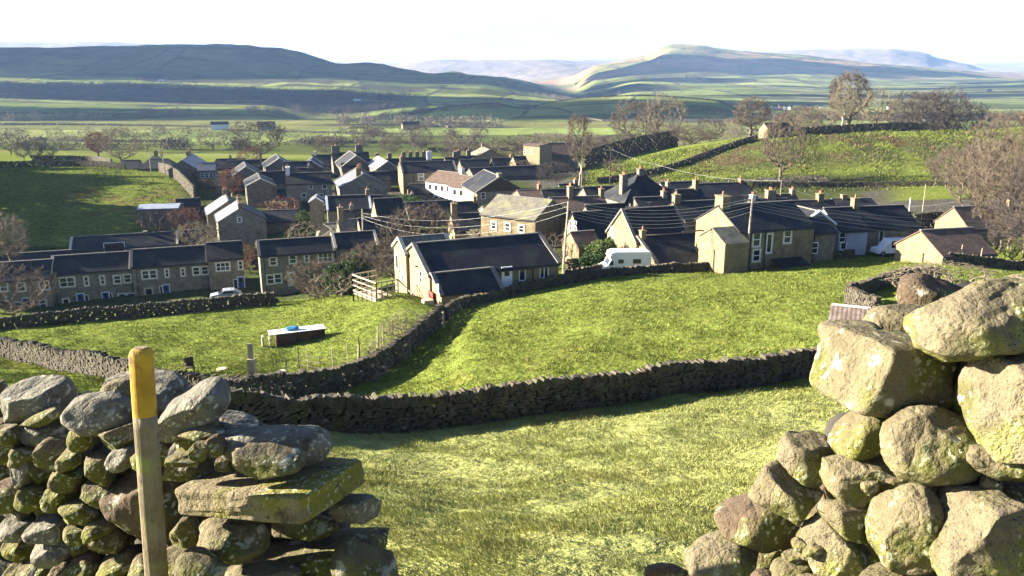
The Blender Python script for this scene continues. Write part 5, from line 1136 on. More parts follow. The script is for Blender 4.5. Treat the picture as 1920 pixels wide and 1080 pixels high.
tree('bare_tree', 'big brown bare tree over the high dark wall, left of a pair', 1192, 318, 20, 20, 'round', seed=6, group=VT)
tree('bare_tree', 'big bare tree over the high dark wall, right and paler of a pair', 1245, 312, 21, 18, 'spread', seed=7, group=VT, twig='twig_pale')
tree('bare_tree', 'dark bare tree just left of the lone barn', 1408, 268, 13, 11, 'tall', seed=8)
tree('bare_tree', 'bare tree standing in the scrubby bank in front of the lone barn', 1463, 190, 16.5, 10, 'round', seed=9, twig='twig')
tree('birch', 'tall pale stemmed birch on the crest of the right bank', 1577, 268, 15, 8, 'birch', bark='palebark', twig='twig_pale', seed=10)
tree('bare_tree', 'tall dense bare tree just behind the pale birch', 1586, 300, 23, 14, 'tall', seed=11, twig='twig')
tree('bare_tree', 'lighter bare tree between birch and dark wood on the crest', 1642, 290, 15, 12, 'round', seed=12, twig='twig_pale')
for i, (px, d, h, w_) in enumerate([(1710, 330, 21, 20), (1760, 330, 22, 22), (1735, 350, 24, 20), (1800, 335, 18, 20), (1690, 320, 16, 12)]):
    tree('bare_tree', 'dark massed bare tree of the clump on the right horizon', px, d, h, w_, ['round', 'spread'][i % 2], seed=[2, 7][i % 2], twig='twig_dark', group='clump on the right horizon')
for i, (px, d, h, w_) in enumerate([(1500, 300, 11, 14), (1530, 310, 12, 15), (1610, 330, 12, 15), (1665, 340, 11, 16), (1475, 330, 12, 14)]):
    tree('bare_tree', 'low bushy bare tree in the brown belt behind the right crest', px, d, h, w_, 'thicket', seed=[13, 14][i % 2], twig='twig_pale' if i % 2 else 'twig', group='brown belt behind the right crest')
# the large thicket at the right edge
for i, (px, d, h, w_, sd, tw) in enumerate([(1900, 96, 13.5, 11, 15, 'twig'), (1960, 88, 14, 11, 16, 'twig_dark'), (1850, 120, 12, 11, 14, 'twig'), (1820, 150, 10, 13, 13, 'twig'), (1885, 140, 15, 13, 15, 'twig'), (1790, 168, 8, 12, 14, 'twig')]):
    tree('bare_thicket', ['tangled bare thicket tree at the right edge above the stone barn', 'darkest thicket tree cut by the right picture edge', 'brown thicket tree behind the barn roofs', 'pale brown thicket at the foot of the scrubby bank', 'tallest pale thicket tree on the right', 'low thicket growing in the scrubby bank left of the great thicket'][i], px, d, h, w_, 'thicket', seed=sd, twig=tw, cat='thicket', fuzz=1.5)
tree('bare_shrub', 'olive grey bare shrub at the right edge above the barn', 1902, 84, 5.5, 6, 'thicket', seed=14, twig='twig_dark', cat='shrub')
# left edge
tree('bare_tree', 'pale bare tree at the left edge before the shaded field', 18, 122, 9.5, 6.5, 'birch', seed=17, twig='twig_pale')
tree('bare_tree', 'sprawling bare tree over the leftmost terrace roof', 30, 96, 7.5, 9, 'spread', seed=18, twig='twig')
for px, d, h, sd in [(45, 300, 7, 6), (68, 300, 7.5, 9), (92, 300, 6.5, 7)]:
    tree('bare_tree', 'small dark bare tree in the row of three above the left field', px, d, h, 5.5, 'round', seed=sd, twig='twig_dark', group='row of three small trees')
tree('bare_tree', 'reddish bare tree above the far end of the left field', 185, 320, 11, 8, 'tall', seed=11, twig='twig_red')
tree('bare_tree', 'leaning pale bare tree above the blue roofed cottage', 228, 300, 14, 15, 'spread', seed=7, twig='twig_pale')
tree('birch', 'small red twigged birch with pale stem between the shaded gables', 436, 185, 8.5, 5, 'birch', bark='palebark', twig='twig_red', seed=10)
tree('bare_tree', 'reddish bare tree behind the dark skyline roofs', 470, 245, 8, 7, 'round', seed=6, twig='twig_red')
# shrubs in the gardens
SH = [(372, 142, 5.5, 7, 'twig_pale', 'pale bare shrub right of the long barn'), (350, 158, 5, 6, 'twig_red', 'reddish bare shrub right of the open shed'), (395, 132, 4.5, 5, 'twig_pale', 'bare shrub below the sunlit tall house'),
      (300, 158, 4.5, 8, 'twig', 'brown shrub in front of the open shed'), (500, 166, 4, 9, 'twig_red', 'rusty red hedge shrub below the white-verged gables'), (535, 168, 4.5, 6, 'twig_red', 'rose coloured bare shrub by the white chimney house'),
      (575, 138, 4.5, 7, 'twig_pale', 'pale grey bare shrub above the bush-hidden terrace'), (540, 132, 4, 7, 'twig', 'brown bare shrub above the terrace ridge'), (455, 126, 5, 4, 'twig_red', 'thin reddish shrub below the tall twin house'),
      (712, 104, 5, 8, 'twig', 'brown shrub left of the bungalow roof'), (600, 93, 5, 7, 'twig', 'tangled bare shrub before the terrace windows'), (672, 92, 5.5, 6, 'twig', 'bare shrub right of the dark evergreen'),
      (745, 100, 4, 6, 'twig', 'brown hedge behind the bungalow wing'), (915, 118, 3, 6, 'twig_pale', 'straw coloured shrub before the long row house'), (1030, 96, 4.5, 5, 'twig', 'bare climber shrub on the long cream front'), (1180, 90, 3.2, 2.5, 'twig_dark', 'small dark bare shrub right of the round bush'),
      (980, 235, 5, 8, 'twig', 'brown shrub by the pale square house'), (1040, 205, 6, 9, 'twig_dark', 'dark brown thicket below the brown barn'), (1215, 178, 4, 10, 'twig', 'low brown shrub at the foot of the sunlit bank'), (1165, 300, 8, 20, 'twig_dark', 'low dark thicket along the high wall'),
      (1300, 285, 6, 14, 'twig', 'low brown hedge on the crest of the sunlit bank'), (880, 315, 8, 20, 'twig', 'broad brown bare thicket behind the skyline chimneys'), (945, 318, 9, 18, 'twig', 'broad bare thicket left of the pale square house'), (1150, 228, 4, 6, 'twig', 'small bare shrub on the sunlit bank'),
      (730, 50, 1.6, 3.0, 'twig_pale', 'pale dry briars along the wire fence'), (760, 56, 2.2, 3.4, 'twig_pale', 'tall dry briars near the top of the wire fence'), (690, 45, 1.3, 2.4, 'twig_pale', 'low dry briars by the leaning fence posts'), (1720, 60, 2.0, 5, 'twig_pale', 'dry weeds behind the sheepfold wall'), (1790, 64, 1.8, 6, 'twig_pale', 'dry weeds beside the dark round boulder'),
      (620, 85, 3.0, 5.0, 'twig_pale', 'pale bare shrub behind the post and wire fence')]
for i, (px, d, h, w_, tw, lb) in enumerate(SH): tree('bare_shrub', lb, px, d, h, w_, 'shrub' if h < 4.6 else 'thicket', seed=[19, 20, 23][i % 3] if h < 4.6 else [14, 13][i % 2], twig=tw, cat='shrub')
leafy('evergreen_bush', 'dense dark evergreen in front of the stone terrace', 646, 90, 4.4, 4.4, 'ever', 5, n=9000, leaf=.09)
leafy('evergreen_bush', 'taller dark evergreen right behind the dense one', 672, 95, 5.2, 3.6, 'ever', 6, n=6000, leaf=.10)
leafy('evergreen_bush', 'round bright green bush behind the motorhome', 1128, 95, 3.4, 3.8, 'ivy', 7, n=6000, leaf=.09)
leafy('evergreen_bush', 'dark evergreen bush at the brown tiled low roof', 1108, 92, 2.2, 3.0, 'ever', 9, n=3000, leaf=.09)
leafy('evergreen_bush', 'small bright yellow-green conifer in the village garden', 570, 156, 3.0, 2.6, 'ivy', 11, n=2000, leaf=.12)
leafy('evergreen_bush', 'green garden hedge below the tall twin house', 476, 132, 3.0, 5.0, 'ever', 12, n=4000, leaf=.11)
leafy('evergreen_bush', 'dark garden hedge before the shaded gables', 420, 172, 2.6, 10.0, 'ever', 13, n=5000, leaf=.13)
leafy('evergreen_bush', 'dark hedge in the yard right of the big silvery gable', 760, 168, 3, 9.0, 'ever', 14, n=5000, leaf=.13)
leafy('evergreen_bush', 'green garden edge under the pollarded tree', 1060, 172, 2.2, 11.0, 'ever', 15, n=5000, leaf=.13)
# the wood left of the picture whose shade falls over the left field
for i in range(10):
    y_ = 145 + i * 13; x_ = -.72 * y_ - 14 - (i % 3) * 5
    leafy('evergreen_tree', 'tall dark evergreen in the wood beyond the left edge', 0, 0, 18 + (i % 4) * 3, 19, 'ever', 40 + i, cat='tree', n=5000, leaf=.65, base=Vector((x_, y_, hz(x_, y_))), group='wood beyond the left edge')
rv = random.Random(4)
for i, (px, d) in enumerate([(20, 360), (130, 390), (275, 400), (400, 430), (610, 380), (680, 420), (735, 390), (790, 410), (850, 380), (990, 400), (1040, 350), (1120, 380), (1330, 330), (1370, 350), (1545, 420), (1850, 330), (1900, 300), (700, 560), (300, 600), (900, 560), (1250, 520)]):
    tree('bare_tree', 'bare tree standing among the valley hedgerows beyond the roofs', px, d, rv.uniform(8, 15), rv.uniform(8, 15), rv.choice(['round', 'spread', 'thicket']), seed=rv.choice([2, 6, 13, 14]), twig=rv.choice(['twig', 'twig', 'twig_pale', 'twig_dark']), group='bare trees among the valley hedgerows')
# far woods and hedgerows, one mass
def wood(n, seed, bands, label, m='twig', h0=5, h1=11):
    r = np.random.RandomState(seed); T = []
    for (pxa, da, pxb, db, width, w) in bands:
        k = int(n * w); t = r.uniform(0, 1, k); t = np.where(r.uniform(0, 1, k) < .7, r.uniform(0, 1, 14)[r.randint(0, 14, k)] + r.normal(0, .018, k), t); d = da + (db - da) * t + r.normal(0, width, k); px = pxa + (pxb - pxa) * t
        x = (px - 960) / F / cP * .985 * d + r.normal(0, width * .3, k); z = H(x, d); h = r.uniform(h0, h1, k)
        q = 48
        C_ = np.repeat(np.stack([x, d, z + h * .5], 1), q, 0); e = r.normal(0, 1, (k * q, 3)); e /= np.linalg.norm(e, axis=1)[:, None]
        p = C_ + e * np.repeat(np.stack([h * .5, h * .5, h * .55], 1), q, 0) * r.uniform(.5, 1, (k * q, 1))
        s = .55 * np.repeat(h, q)[:, None] / 9
        a = r.normal(0, 1, p.shape) * s; b = r.normal(0, 1, p.shape) * s
        T.append(np.stack([p, p + a, p + b], 1).reshape(-1, 3))
    T = np.concatenate(T); o = link('woodland', npmesh('woodland', T, np.arange(len(T)).reshape(-1, 3)), M[m])
    return tag(o, label, 'woodland', kind='stuff')
wood(2200, 1, [(0, 1650, 750, 1900, 70, 1.0), (0, 1950, 500, 2000, 25, .3), (560, 1500, 760, 1550, 30, .25)], 'belt of bare dark woodland across the left hillside', 'twig_dark', 8, 14)
wood(700, 2, [(480, 1150, 740, 1240, 14, .35), (280, 980, 400, 1010, 12, .25), (0, 900, 240, 930, 14, .15), (650, 820, 950, 760, 6, .35), (700, 1150, 940, 1120, 5, .25), (1030, 2300, 1130, 2700, 120, .6), (1120, 2600, 1500, 2800, 30, .3), (1300, 1000, 1900, 950, 30, .3)], 'pale bare woods and hedgerows down in the valley', 'twig_pale', 6, 12)
wood(900, 3, [(0, 425, 480, 430, 5, .30), (560, 480, 900, 470, 5, .2), (640, 640, 900, 600, 5, .2), (950, 450, 1300, 430, 5, .22), (1150, 700, 1420, 640, 5, .15), (1450, 480, 1920, 450, 22, .45), (0, 600, 500, 640, 4, .15)], 'brown hedgerows and thickets along the river', 'twig', 3.5, 8)
# ------------------------------------------------------------------ poles and wires
def pole(name, label, px, d, top, r=.13, lean=0.0, cross=None, m='wood', group=None, cat='pole'):
    g = Gd(px, d); zt = ray(px, top)[1] * d; h = zt - g.z
    root = empty(name, tuple(g), 0, label, cat, group)
    b = MB(); b.bar((0, 0, -.5), (lean, 0, h), r * 2, n=8, taper=.75); b.build('shaft', M[m], root)
    if cross:
        c = MB(); c.box((lean - cross / 2, -.16, h - .45), (lean + cross / 2, -.04, h - .33)); c.build('crossarm', M['darkwood'], root)
        for i in range(4):
            x = lean + (i / 3 - .5) * cross * .9; k = MB(); k.lathe([(.03, h - .33), (.06, h - .27), (.05, h - .2), (.03, h - .16)], (x, -.1, 0), 6); k.build('insulator', M['white'], root)
    return Vector((g.x + lean, g.y, zt)), h
tA, hA = pole('telegraph_pole', 'wooden telegraph pole right of the bungalow roof', 1054, 86, 378, lean=.55)
tB, hB = pole('telegraph_pole', 'wooden telegraph pole before the large stone house', 1398, 84, 371, lean=.15)
tC, _ = pole('telegraph_pole', 'dark wooden pole rising over the sunlit cream end gable', 682, 122, 392, lean=.1)
pole('utility_pole', 'left one of two thin pale poles at the village corner', 283, 248, 285, r=.14, m='palewood'); pole('utility_pole', 'right one of two thin pale poles at the village corner', 311, 226, 284, r=.13, m='palewood', lean=-.4)
tD, _ = pole('utility_pole', 'thin dark pole in front of the sunlit bank', 1143, 186, 279, r=.12, m='darkwood', cross=1.5)
pole('utility_pole', 'slim pale pole before the green yard right of the long grey house', 1722, 104, 346, r=.05, m='palewood'); pole('utility_pole', 'short white pole left of the slim pale one', 1701, 118, 370, r=.07, m='white')
pole('mast', 'tall thin mast beside the pale pollarded tree', 1090, 188, 222, r=.05, m='palewood', cat='mast')
tE, _ = pole('utility_pole', 'thin grey pole behind the roof with a brick chimney', 1461, 140, 338, r=.07, m='wood')
def wire(label, a, b, sag, r=.012, group='wires strung between the poles'):
    n = 28; pts = []
    for i in range(n + 1):
        t = i / n; p = a.lerp(b, t); p.z -= sag * 4 * t * (1 - t); pts.append(p)
    o0 = pts[0].copy(); segs = [(p - o0, q - o0, r, r) for p, q in zip(pts, pts[1:])]
    V, Fq = tubes(segs, 4); o = link('overhead_wire', npmesh('overhead_wire', V, Fq, True), M['wire']); o.location = o0
    return tag(o, label, 'wire', group)
off = [(0, 0), (.12, -.28), (-.12, -.55), (.1, -.85), (-.1, -1.15), (0, -1.45)]
tF = P(2120, 404, 96)
for i, (dx, dz) in enumerate(off):
    v = Vector((dx, 0, dz))
    wire('pale wire sagging between the bungalow pole and the stone house pole', tA + v, tB + v, 1.15 + .09 * i, group='wires between the two telegraph poles')
    if i < 5: wire('pale wire running right from the pole at the stone house', tB + v, tF + v * 1.3, 1.5 + .12 * i, group='wires running right from the second pole')
    if i % 2 == 0: wire('pale wire from the cream gable pole to the bungalow pole', tC + Vector((dx, 0, -.6 + dz * .7)), tA + v, 1.6 + .25 * i, group='wires running left from the bungalow pole')
wire('lone wire from the thin dark pole down over the roofs', tD, P(1240, 312, 160), .4, .016); wire('lone wire crossing in front of the scrubby bank', P(1230, 308, 160), tE, 1.0, .018)
wire('upper thin wire from the grey pole to the great thicket', tE, P(1900, 372, 130), 2.6, .012); wire('lower thin wire towards the great thicket', tE + Vector((0, 0, -.8)), P(1900, 352, 120), 3.4, .012)

# ------------------------------------------------------------------ vehicles
def extrude(b, prof, y0, y1):        # side profile (x, z) drawn counter-clockwise seen from -y
    b.poly([(x, y0, z) for x, z in prof]); b.poly([(x, y1, z) for x, z in prof][::-1])
    for (x0, z0), (x1, z1) in zip(prof, prof[1:] + prof[:1]): b.poly([(x0, y0, z0), (x0, y1, z0), (x1, y1, z1), (x1, y0, z1)])
def wheel(root, x, y, r=.34, w=.22):
    b = MB(); n = 20
    prof = [(r * .6, -w / 2), (r, -w / 2 + .02), (r, w / 2 - .02), (r * .6, w / 2)]
    def ring(rr, yy): return [(x + rr * math.cos(2 * math.pi * j / n), y + yy, r + rr * math.sin(2 * math.pi * j / n)) for j in range(n)]
    R_ = [ring(a, c) for a, c in prof]
    for p, q in zip(R_, R_[1:]):
        for j in range(n): b.poly([p[j], q[j], q[(j + 1) % n], p[(j + 1) % n]])
    wl = b.build('wheel', M['rubber'], root)
    h = MB(); s = -1 if y < 0 else 1; R1 = ring(r * .62, s * (w / 2 - .02)); h.poly(R1 if s < 0 else R1[::-1]); R2 = ring(r * .62, -s * (w / 2 - .02)); h.poly(R2[::-1] if s < 0 else R2); h.build('rim', M['metalroof'], wl)
def motorhome():
    g = Gd(1174, 87.5); root = empty('motorhome', (g.x, g.y, g.z), math.radians(6), 'white motorhome with overcab and dark side windows parked before the stone cottage', 'motorhome')
    b = MB(); extrude(b, [(-2.95, .38), (2.1, .38), (2.5, .5), (2.5, 2.55), (2.35, 2.72), (-1.5, 2.78), (-1.95, 2.66), (-2.15, 2.2), (-2.0, 1.92), (-2.35, 1.30), (-2.95, 1.05), (-3.1, .7)], -1.06, 1.06)
    b.build('body', M['carwhite'], root)
    def pan(x0, x1, z0, z1, nm='side_window'):
        for s in (-1, 1): q = MB(); q.box((x0, s * 1.065 - .012, z0), (x1, s * 1.065 + .012, z1)); q.build(nm, M['glass'], root)
    pan(.45, 1.35, 1.45, 1.95); pan(-1.2, -.6, 1.5, 1.95)
    for s in (-1, 1):
        q = MB(); y_ = s * 1.065; A_ = [(-2.25, y_ - .01, 1.32), (-1.75, y_ - .01, 1.32), (-1.75, y_ - .01, 1.8), (-1.98, y_ - .01, 1.8)]; B_ = [(a, y_ + .01, c) for a, _, c in A_]; q.hexa([A_[0], A_[1], B_[1], B_[0], A_[3], A_[2], B_[2], B_[3]]); q.build('cab_window', M['glass'], root)
    q = MB(); q.hexa([(-2.37, -.85, 1.33), (-2.30, -.85, 1.33), (-2.30, .85, 1.33), (-2.37, .85, 1.33), (-2.07, -.85, 1.86), (-2.0, -.85, 1.86), (-2.0, .85, 1.86), (-2.07, .85, 1.86)]); q.build('windscreen', M['glass'], root)
    q = MB(); q.box((2.50, -.6, 1.5), (2.52, .6, 2.1)); q.build('rear_window', M['glass'], root)
    q = MB(); q.box((2.5, -.95, .45), (2.6, .95, .7)); q.build('bumper', M['rubber'], root)
    for x in (-2.25, 1.3):
        for y_ in (-.96, .96): wheel(root, x, y_)
    for s in (-.8, .8): q = MB(); q.box((-3.12, s - .14, .72), (-2.99, s + .14, .92)); q.build('headlight', M['glass'], root)
motorhome()
def car(label, px, d, rz, m='carwhite', L=4.2, van=False, group=None, cat='car', name='parked_car'):
    g = Gd(px, d); root = empty(name, tuple(g), rz, label, cat, group); h = 1.95 if van else 1.42
    b = MB(); a = L / 2
    pr = [(-a, .32), (a, .32), (a, .85), (a - .12, .95), (a - .35, h - .05), (a - .8, h), (-a + 1.7, h), (-a + .95, .98), (-a + .1, .8)] if van else [(-a, .32), (a, .32), (a, .85), (a - .25, .95), (a - .9, h - .04), (a - 1.4, h), (-a + 1.9, h - .02), (-a + 1.15, .95), (-a + .1, .78)]
    extrude(b, pr, -.85, .85); b.build('body', M[m], root)
    for s in (-1, 1): q = MB(); q.box((-a + 1.75, s * .86 - .01, 1.0), (a - (.8 if van else 1.1), s * .86 + .01, h - .12)); q.build('side_window', M['glass'], root)
    q = MB(); q.hexa([(-a + 1.13, -.75, 1.0), (-a + 1.2, -.75, 1.0), (-a + 1.2, .75, 1.0), (-a + 1.13, .75, 1.0), (-a + 1.72, -.7, h - .1), (-a + 1.79, -.7, h - .1), (-a + 1.79, .7, h - .1), (-a + 1.72, .7, h - .1)]); q.build('windscreen', M['glass'], root)
    for x in (-a + .75, a - .75):
        for y_ in (-.78, .78): wheel(root, x, y_, .31, .2)
car('dark car parked behind the rear of the motorhome', 1228, 93, math.radians(190), 'cardark')
car('white van half hidden behind the sunlit barn gable', 1672, 97, math.radians(8), 'carwhite', 4.9, True, cat='van')
car('pale car in front of the end terrace house', 424, 109, math.radians(20), 'metalroof')
car('small white car in the garden left of the sunlit bank', 1053, 182, math.radians(10), 'carwhite')
car('tiny white car at the far corner of the left field', 206, 268, math.radians(10), 'carwhite')

# ------------------------------------------------------------------ timber deck of the bungalow
def deck():
    a, b_, c, e = P(662, 543, 73.5), P(706, 556, 70.2), P(747, 554, 71.6), P(706, 541, 75.2)
    z = bg_.root.location.z + .1; zb = min(hz(p.x, p.y) for p in (a, b_, c, e))
    ztop = P(706, 531, 70.2).z; root = empty('timber_deck', (b_.x, b_.y, zb), 0, 'pale timber deck with slatted railings and ramp at the bungalow gable', 'deck'); o = Vector((b_.x, b_.y, zb))
    def run(p, q, n, zt, nm, m='palewood'):
        for i in range(n + 1):
            t = i / n; k = p.lerp(q, t) - o; s = MB(); s.box((k.x - .05, k.y - .05, -.3), (k.x + .05, k.y + .05, zt - o.z)); s.build('post', M[m], root)
        for zz, th in ((zt, .12), (zt - .5, .08), (zt - 1.0, .08), (zt - 1.5, .12)):
            s = MB(); A_ = p - o; B_ = q - o; s.bar((A_.x, A_.y, zz - o.z), (B_.x, B_.y, zz - o.z), .07, th); s.build('rail', M[m], root)
    run(a, b_, 5, ztop, 'f'); run(b_, c, 4, ztop, 'r', 'wood'); run(a, e, 3, ztop, 'b')
    s = MB(); zf_ = max(.15, ztop - 1.75 - o.z); s.hexa([(p.x - o.x, p.y - o.y, zz) for zz in (zf_ - .1, zf_) for p in (a, b_, c, e)]); s.build('floor', M['palewood'], root)
    s = MB(); q = P(777, 560, 70.0) - o; k = c - o; s.bar((k.x, k.y, ztop - o.z), (q.x, q.y, hz(q.x + o.x, q.y + o.y) - o.z + .35), .08, .1); s.build('ramp_rail', M['wood'], root)
deck()

# ------------------------------------------------------------------ feeding trough in the left field
g = G(560, 640); root = empty('animal_shelter', tuple(g), math.radians(22), 'low brown animal shelter with white sheet roof and blue cover in the left field', 'shelter')
k = g.y / F
b = MB(); b.box((-1.7, -.45, -.15), (2.0, .6, .90)); b.build('side_boards', M['brownboard'], root)
b = MB(); b.hexa([(-2.2, -.55, .90), (2.05, -.48, .92), (2.05, .65, .96), (-2.2, .6, .94), (-2.2, -.55, .93), (2.05, -.48, .95), (2.05, .65, .99), (-2.2, .6, .97)]); b.build('sheet_roof', M['white'], root)
for x, y_ in ((-2.12, -.5), (-2.12, 0), (-2.12, .55)): b = MB(); b.box((x - .05, y_ - .05, -.2), (x + .05, y_ + .05, .74)); b.build('leg', M['palewood'], root)
b = MB(); b.bar((-2.18, -.75, .36), (-2.18, .75, .36), .06, .12); b.build('rail', M['palewood'], root)
rock(root, g + Vector((-.4, .15, 1.05)), (.50, .32, .15), seed=4, m='tarp', k=3, name='blue_cover', cuts=4)
b = MB(); b.box((-2.75, -.3, -.2), (-2.6, .2, .75)); b.build('prop_board', M['palewood'], root)

# ------------------------------------------------------------------ wire fence and posts beside the shaded field wall
def gpx(px, py): return G(px, py)
FP = 'posts of the wire fence along the wall'
for i, (px, top, bot, r, m, lean, lb) in enumerate([(578, 650, 690, .035, 'wood', 0, None), (601, 668, 696, .03, 'darkwood', 0, None), (625, 652, 694, .04, 'wood', 0, None), (653, 644, 686, .04, 'wood', 0, None), (675, 632, 682, .05, 'darkwood', 0, None),
        (671, 645, 680, .075, 'palewood', .12, 'thick pale fence post leaning right before the dark one'), (707, 612, 676, .06, 'palewood', .15, 'tallest pale leaning fence post'), (713, 644, 672, .05, 'palewood', -.1, 'short pale stake at the foot of the tallest post'), (719, 610, 646, .045, 'wood', 0, None),
        (762, 594, 620, .04, 'darkwood', 0, None), (782, 587, 610, .04, 'darkwood', 0, None), (802, 580, 605, .045, 'darkwood', 0, None), (831, 585, 611, .10, 'palewood', 0, 'white painted gatepost at the top of the shaded wall'), (561, 651, 688, .04, 'darkwood', 0, None)]):
    g = G(px, bot + 4); h = max(.7, (ray(px, top)[1] * g.y) - g.z); root = empty('fence_post', tuple(g), 0, lb or 'thin wooden stake of the wire fence above the shaded wall', 'fence post', None if lb else FP)
    b = MB(); b.bar((0, 0, -.3), (lean, 0, h), r * 2, n=7, taper=.85); b.build('stake', M[m], root)
    if i < 12: b = MB(); b.bar((lean * .8 - .03, -.05, h * .8), (lean * .8 + .03, .05, h * .8), .02); b.build('staple', M['lead'], root)
for i, hgt in enumerate((.35, .7, 1.05)):
    pts = [G(x, y + 4) for x, y in ((561, 690), (601, 696), (653, 688), (675, 684), (719, 650), (762, 622), (802, 607))]
    V, Fq = tubes([(p + Vector((0, 0, hgt)) - pts[0], q + Vector((0, 0, hgt)) - pts[0], .010, .010) for p, q in zip(pts, pts[1:])], 4)
    o = link('fence_wire', npmesh('fence_wire', V, Fq), M['wire']); o.location = pts[0]; tag(o, 'thin wire strung along the stakes above the shaded wall', 'wire', 'strands of the wire fence')
for px, d, h, lb in ((1799, 80, 2.0, 'wooden post left in the low sunlit wall by the barn'), (1836, 79, 1.9, 'wooden post right of the pair by the barn'), (1771, 80.5, 2.1, 'thin pole at the barn corner'), (1705, 56, 1.2, 'short stake in the sheepfold')):
    g = Gd(px, d); root = empty('fence_post', tuple(g), 0, lb, 'fence post'); b = MB(); b.bar((0, 0, -.3), (.05, 0, h), .11, n=7, taper=.8); b.build('stake', M['wood'], root)
g = G(726, 628); o_ = empty('hurdle', tuple(g), .3, 'broken pale wooden hurdle lying by the wall', 'hurdle')
for z in (.75, .35): b = MB(); b.bar((0, 0, z), (1.5, .3, z + .05), .06, n=5); b.build('rail', M['palewood'], o_)
for x in (.1, .6, 1.1, 1.45): b = MB(); b.bar((x, x * .2, -.2), (x + .08, x * .2, .85), .06, n=5); b.build('upright', M['palewood'], o_)
# seats and gate stoops near the corner of the left field
def chair_(px, py, rz, label, m, white=False):
    g = G(px, py); root = empty('garden_chair', tuple(g), rz, label, 'chair')
    b = MB(); b.box((-.26, -.25, .40), (.26, .25, .46)); b.build('seat', M[m], root); b = MB(); b.box((-.26, .21, .46), (.26, .26, .98)); b.build('backrest', M[m], root)
    for x in (-.23, .23):
        for y_ in (-.22, .22): b = MB(); b.box((x - .025, y_ - .025, -.1), (x + .025, y_ + .025, .40)); b.build('leg', M[m], root)
        b = MB(); b.box((x - .03, -.25, .62), (x + .03, .21, .67)); b.build('armrest', M[m], root)
chair_(357, 700, .5, 'dark wooden garden chair behind the sunlit wall', 'darkwood')
g = G(417, 705); root = empty('garden_table', tuple(g), .2, 'small pale round garden table behind the sunlit wall', 'table'); b = MB(); b.lathe([(.28, .42), (.3, .44), (.3, .47), (.28, .49)], n=16); b.build('table_top', M['palewood'], root); b = MB(); b.bar((0, 0, -.1), (0, 0, .42), .1, n=8); b.build('leg', M['darkwood'], root)
g = G(474, 710); root = empty('gate_stoop', tuple(g), 0, 'tall grey wooden stoop like a narrow box above the wall corner', 'gatepost'); b = MB(); b.box((-.22, -.15, -.3), (.22, .15, 1.25)); b.build('lower_box', M['wood'], root); b = MB(); b.box((-.15, -.03, 1.25), (.15, .03, 2.2)); b.build('mesh_panel', M['wood'], root)
g = G(530, 712); root = empty('bird_table', tuple(g), 0, 'dark iron bird table frame with a white dish', 'bird table')
for x in (-.3, .3): b = MB(); b.bar((x, 0, -.3), (x, 0, 1.35), .06, n=6); b.build('upright', M['lead'], root)
b = MB(); b.bar((-.34, 0, 1.2), (.34, 0, 1.2), .05, n=5); b.build('crossbar', M['lead'], root); b = MB(); b.lathe([(.05, .45), (.2, .5), (.24, .56), (.21, .58)], n=12); b.build('dish', M['white'], root); b = MB(); b.bar((0, 0, -.3), (0, 0, .46), .08, n=6); b.build('stem', M['wood'], root)

# ------------------------------------------------------------------ rusty roofed hut, cart wheel, sheepfold clutter
g = Gd(1588, 40); zt = P(1590, 600, 40).z
root = empty('hut', tuple(g), math.radians(-24), 'little stone hut with rusty corrugated roof at the broken wall', 'hut'); hh = zt - g.z
b = MB(); b.box((-.75, -.6, -.5), (.75, .75, hh)); b.build('wall', M['render_cream'], root)
b = MB(); n = 18
for i in range(n):
    x0 = -1.0 + 2.0 * i / n; x1 = x0 + 2.0 / n; zz = (.012 if i % 2 else 0)
    b.hexa([(x0, -.8, hh + zz), (x1, -.8, hh + .012 - zz), (x1, .95, hh + .45 - zz), (x0, .95, hh + .438 + zz), (x0, -.8, hh + .03 + zz), (x1, -.8, hh + .042 - zz), (x1, .95, hh + .48 - zz), (x0, .95, hh + .468 + zz)])
b.build('roof', M['rust'], root)
b = MB(); b.box((-.95, .92, hh + .44), (.95, 1.02, hh + .54)); b.build('ridge_board', M['white'], root)
g = P(1636, 582, 40); root = empty('cart_wheel', tuple(g), .3, 'rusty spoked wheel propped at the hut roof', 'wheel'); b = MB(); n = 20
for j in range(n): a0, a1 = 2 * math.pi * j / n, 2 * math.pi * (j + 1) / n; b.bar((.3 * math.cos(a0), 0, .3 * math.sin(a0)), (.3 * math.cos(a1), 0, .3 * math.sin(a1)), .06, n=5)
b.build('rim', M['rust'], root); b = MB()
for j in range(6): a0 = math.pi * j / 6; b.bar((.3 * math.cos(a0), .001 * j, .3 * math.sin(a0)), (-.3 * math.cos(a0), .001 * j, -.3 * math.sin(a0)), .035, n=4)
b.build('spokes', M['rust'], root); b = MB(); b.bar((0, 0, -.2), (0, .1, -max(1.0, g.z - hz(g.x, g.y)) - .1), .06, n=5); b.build('prop', M['rust'], root)
g = Gd(1822, 58); root = empty('wrapped_bale', (g.x, g.y, g.z + .45), 0, 'black wrapped bale with white patches behind the sheepfold', 'bale'); rock(root, Vector(root.location), (1.2, .9, .72), seed=9, m='rubber', k=4, name='wrapping', cuts=3, rough=.03)
for i, (dx, dz) in enumerate(((-.2, .62), (.25, .6))): rock(root, root.location + Vector((dx, -.2, dz)), (.26, .2, .10), seed=20 + i, m='white', k=3, name='white_patch')
# brown tiled lean-to behind the round bush
h = House('outbuilding', 'low brown tiled lean-to behind the round green bush', (1070, 437, 98), 20, Bx=1112, W=5, slope=30, hf=1.8, wall='stone_warm', roof='slate_brown', cat='outbuilding')

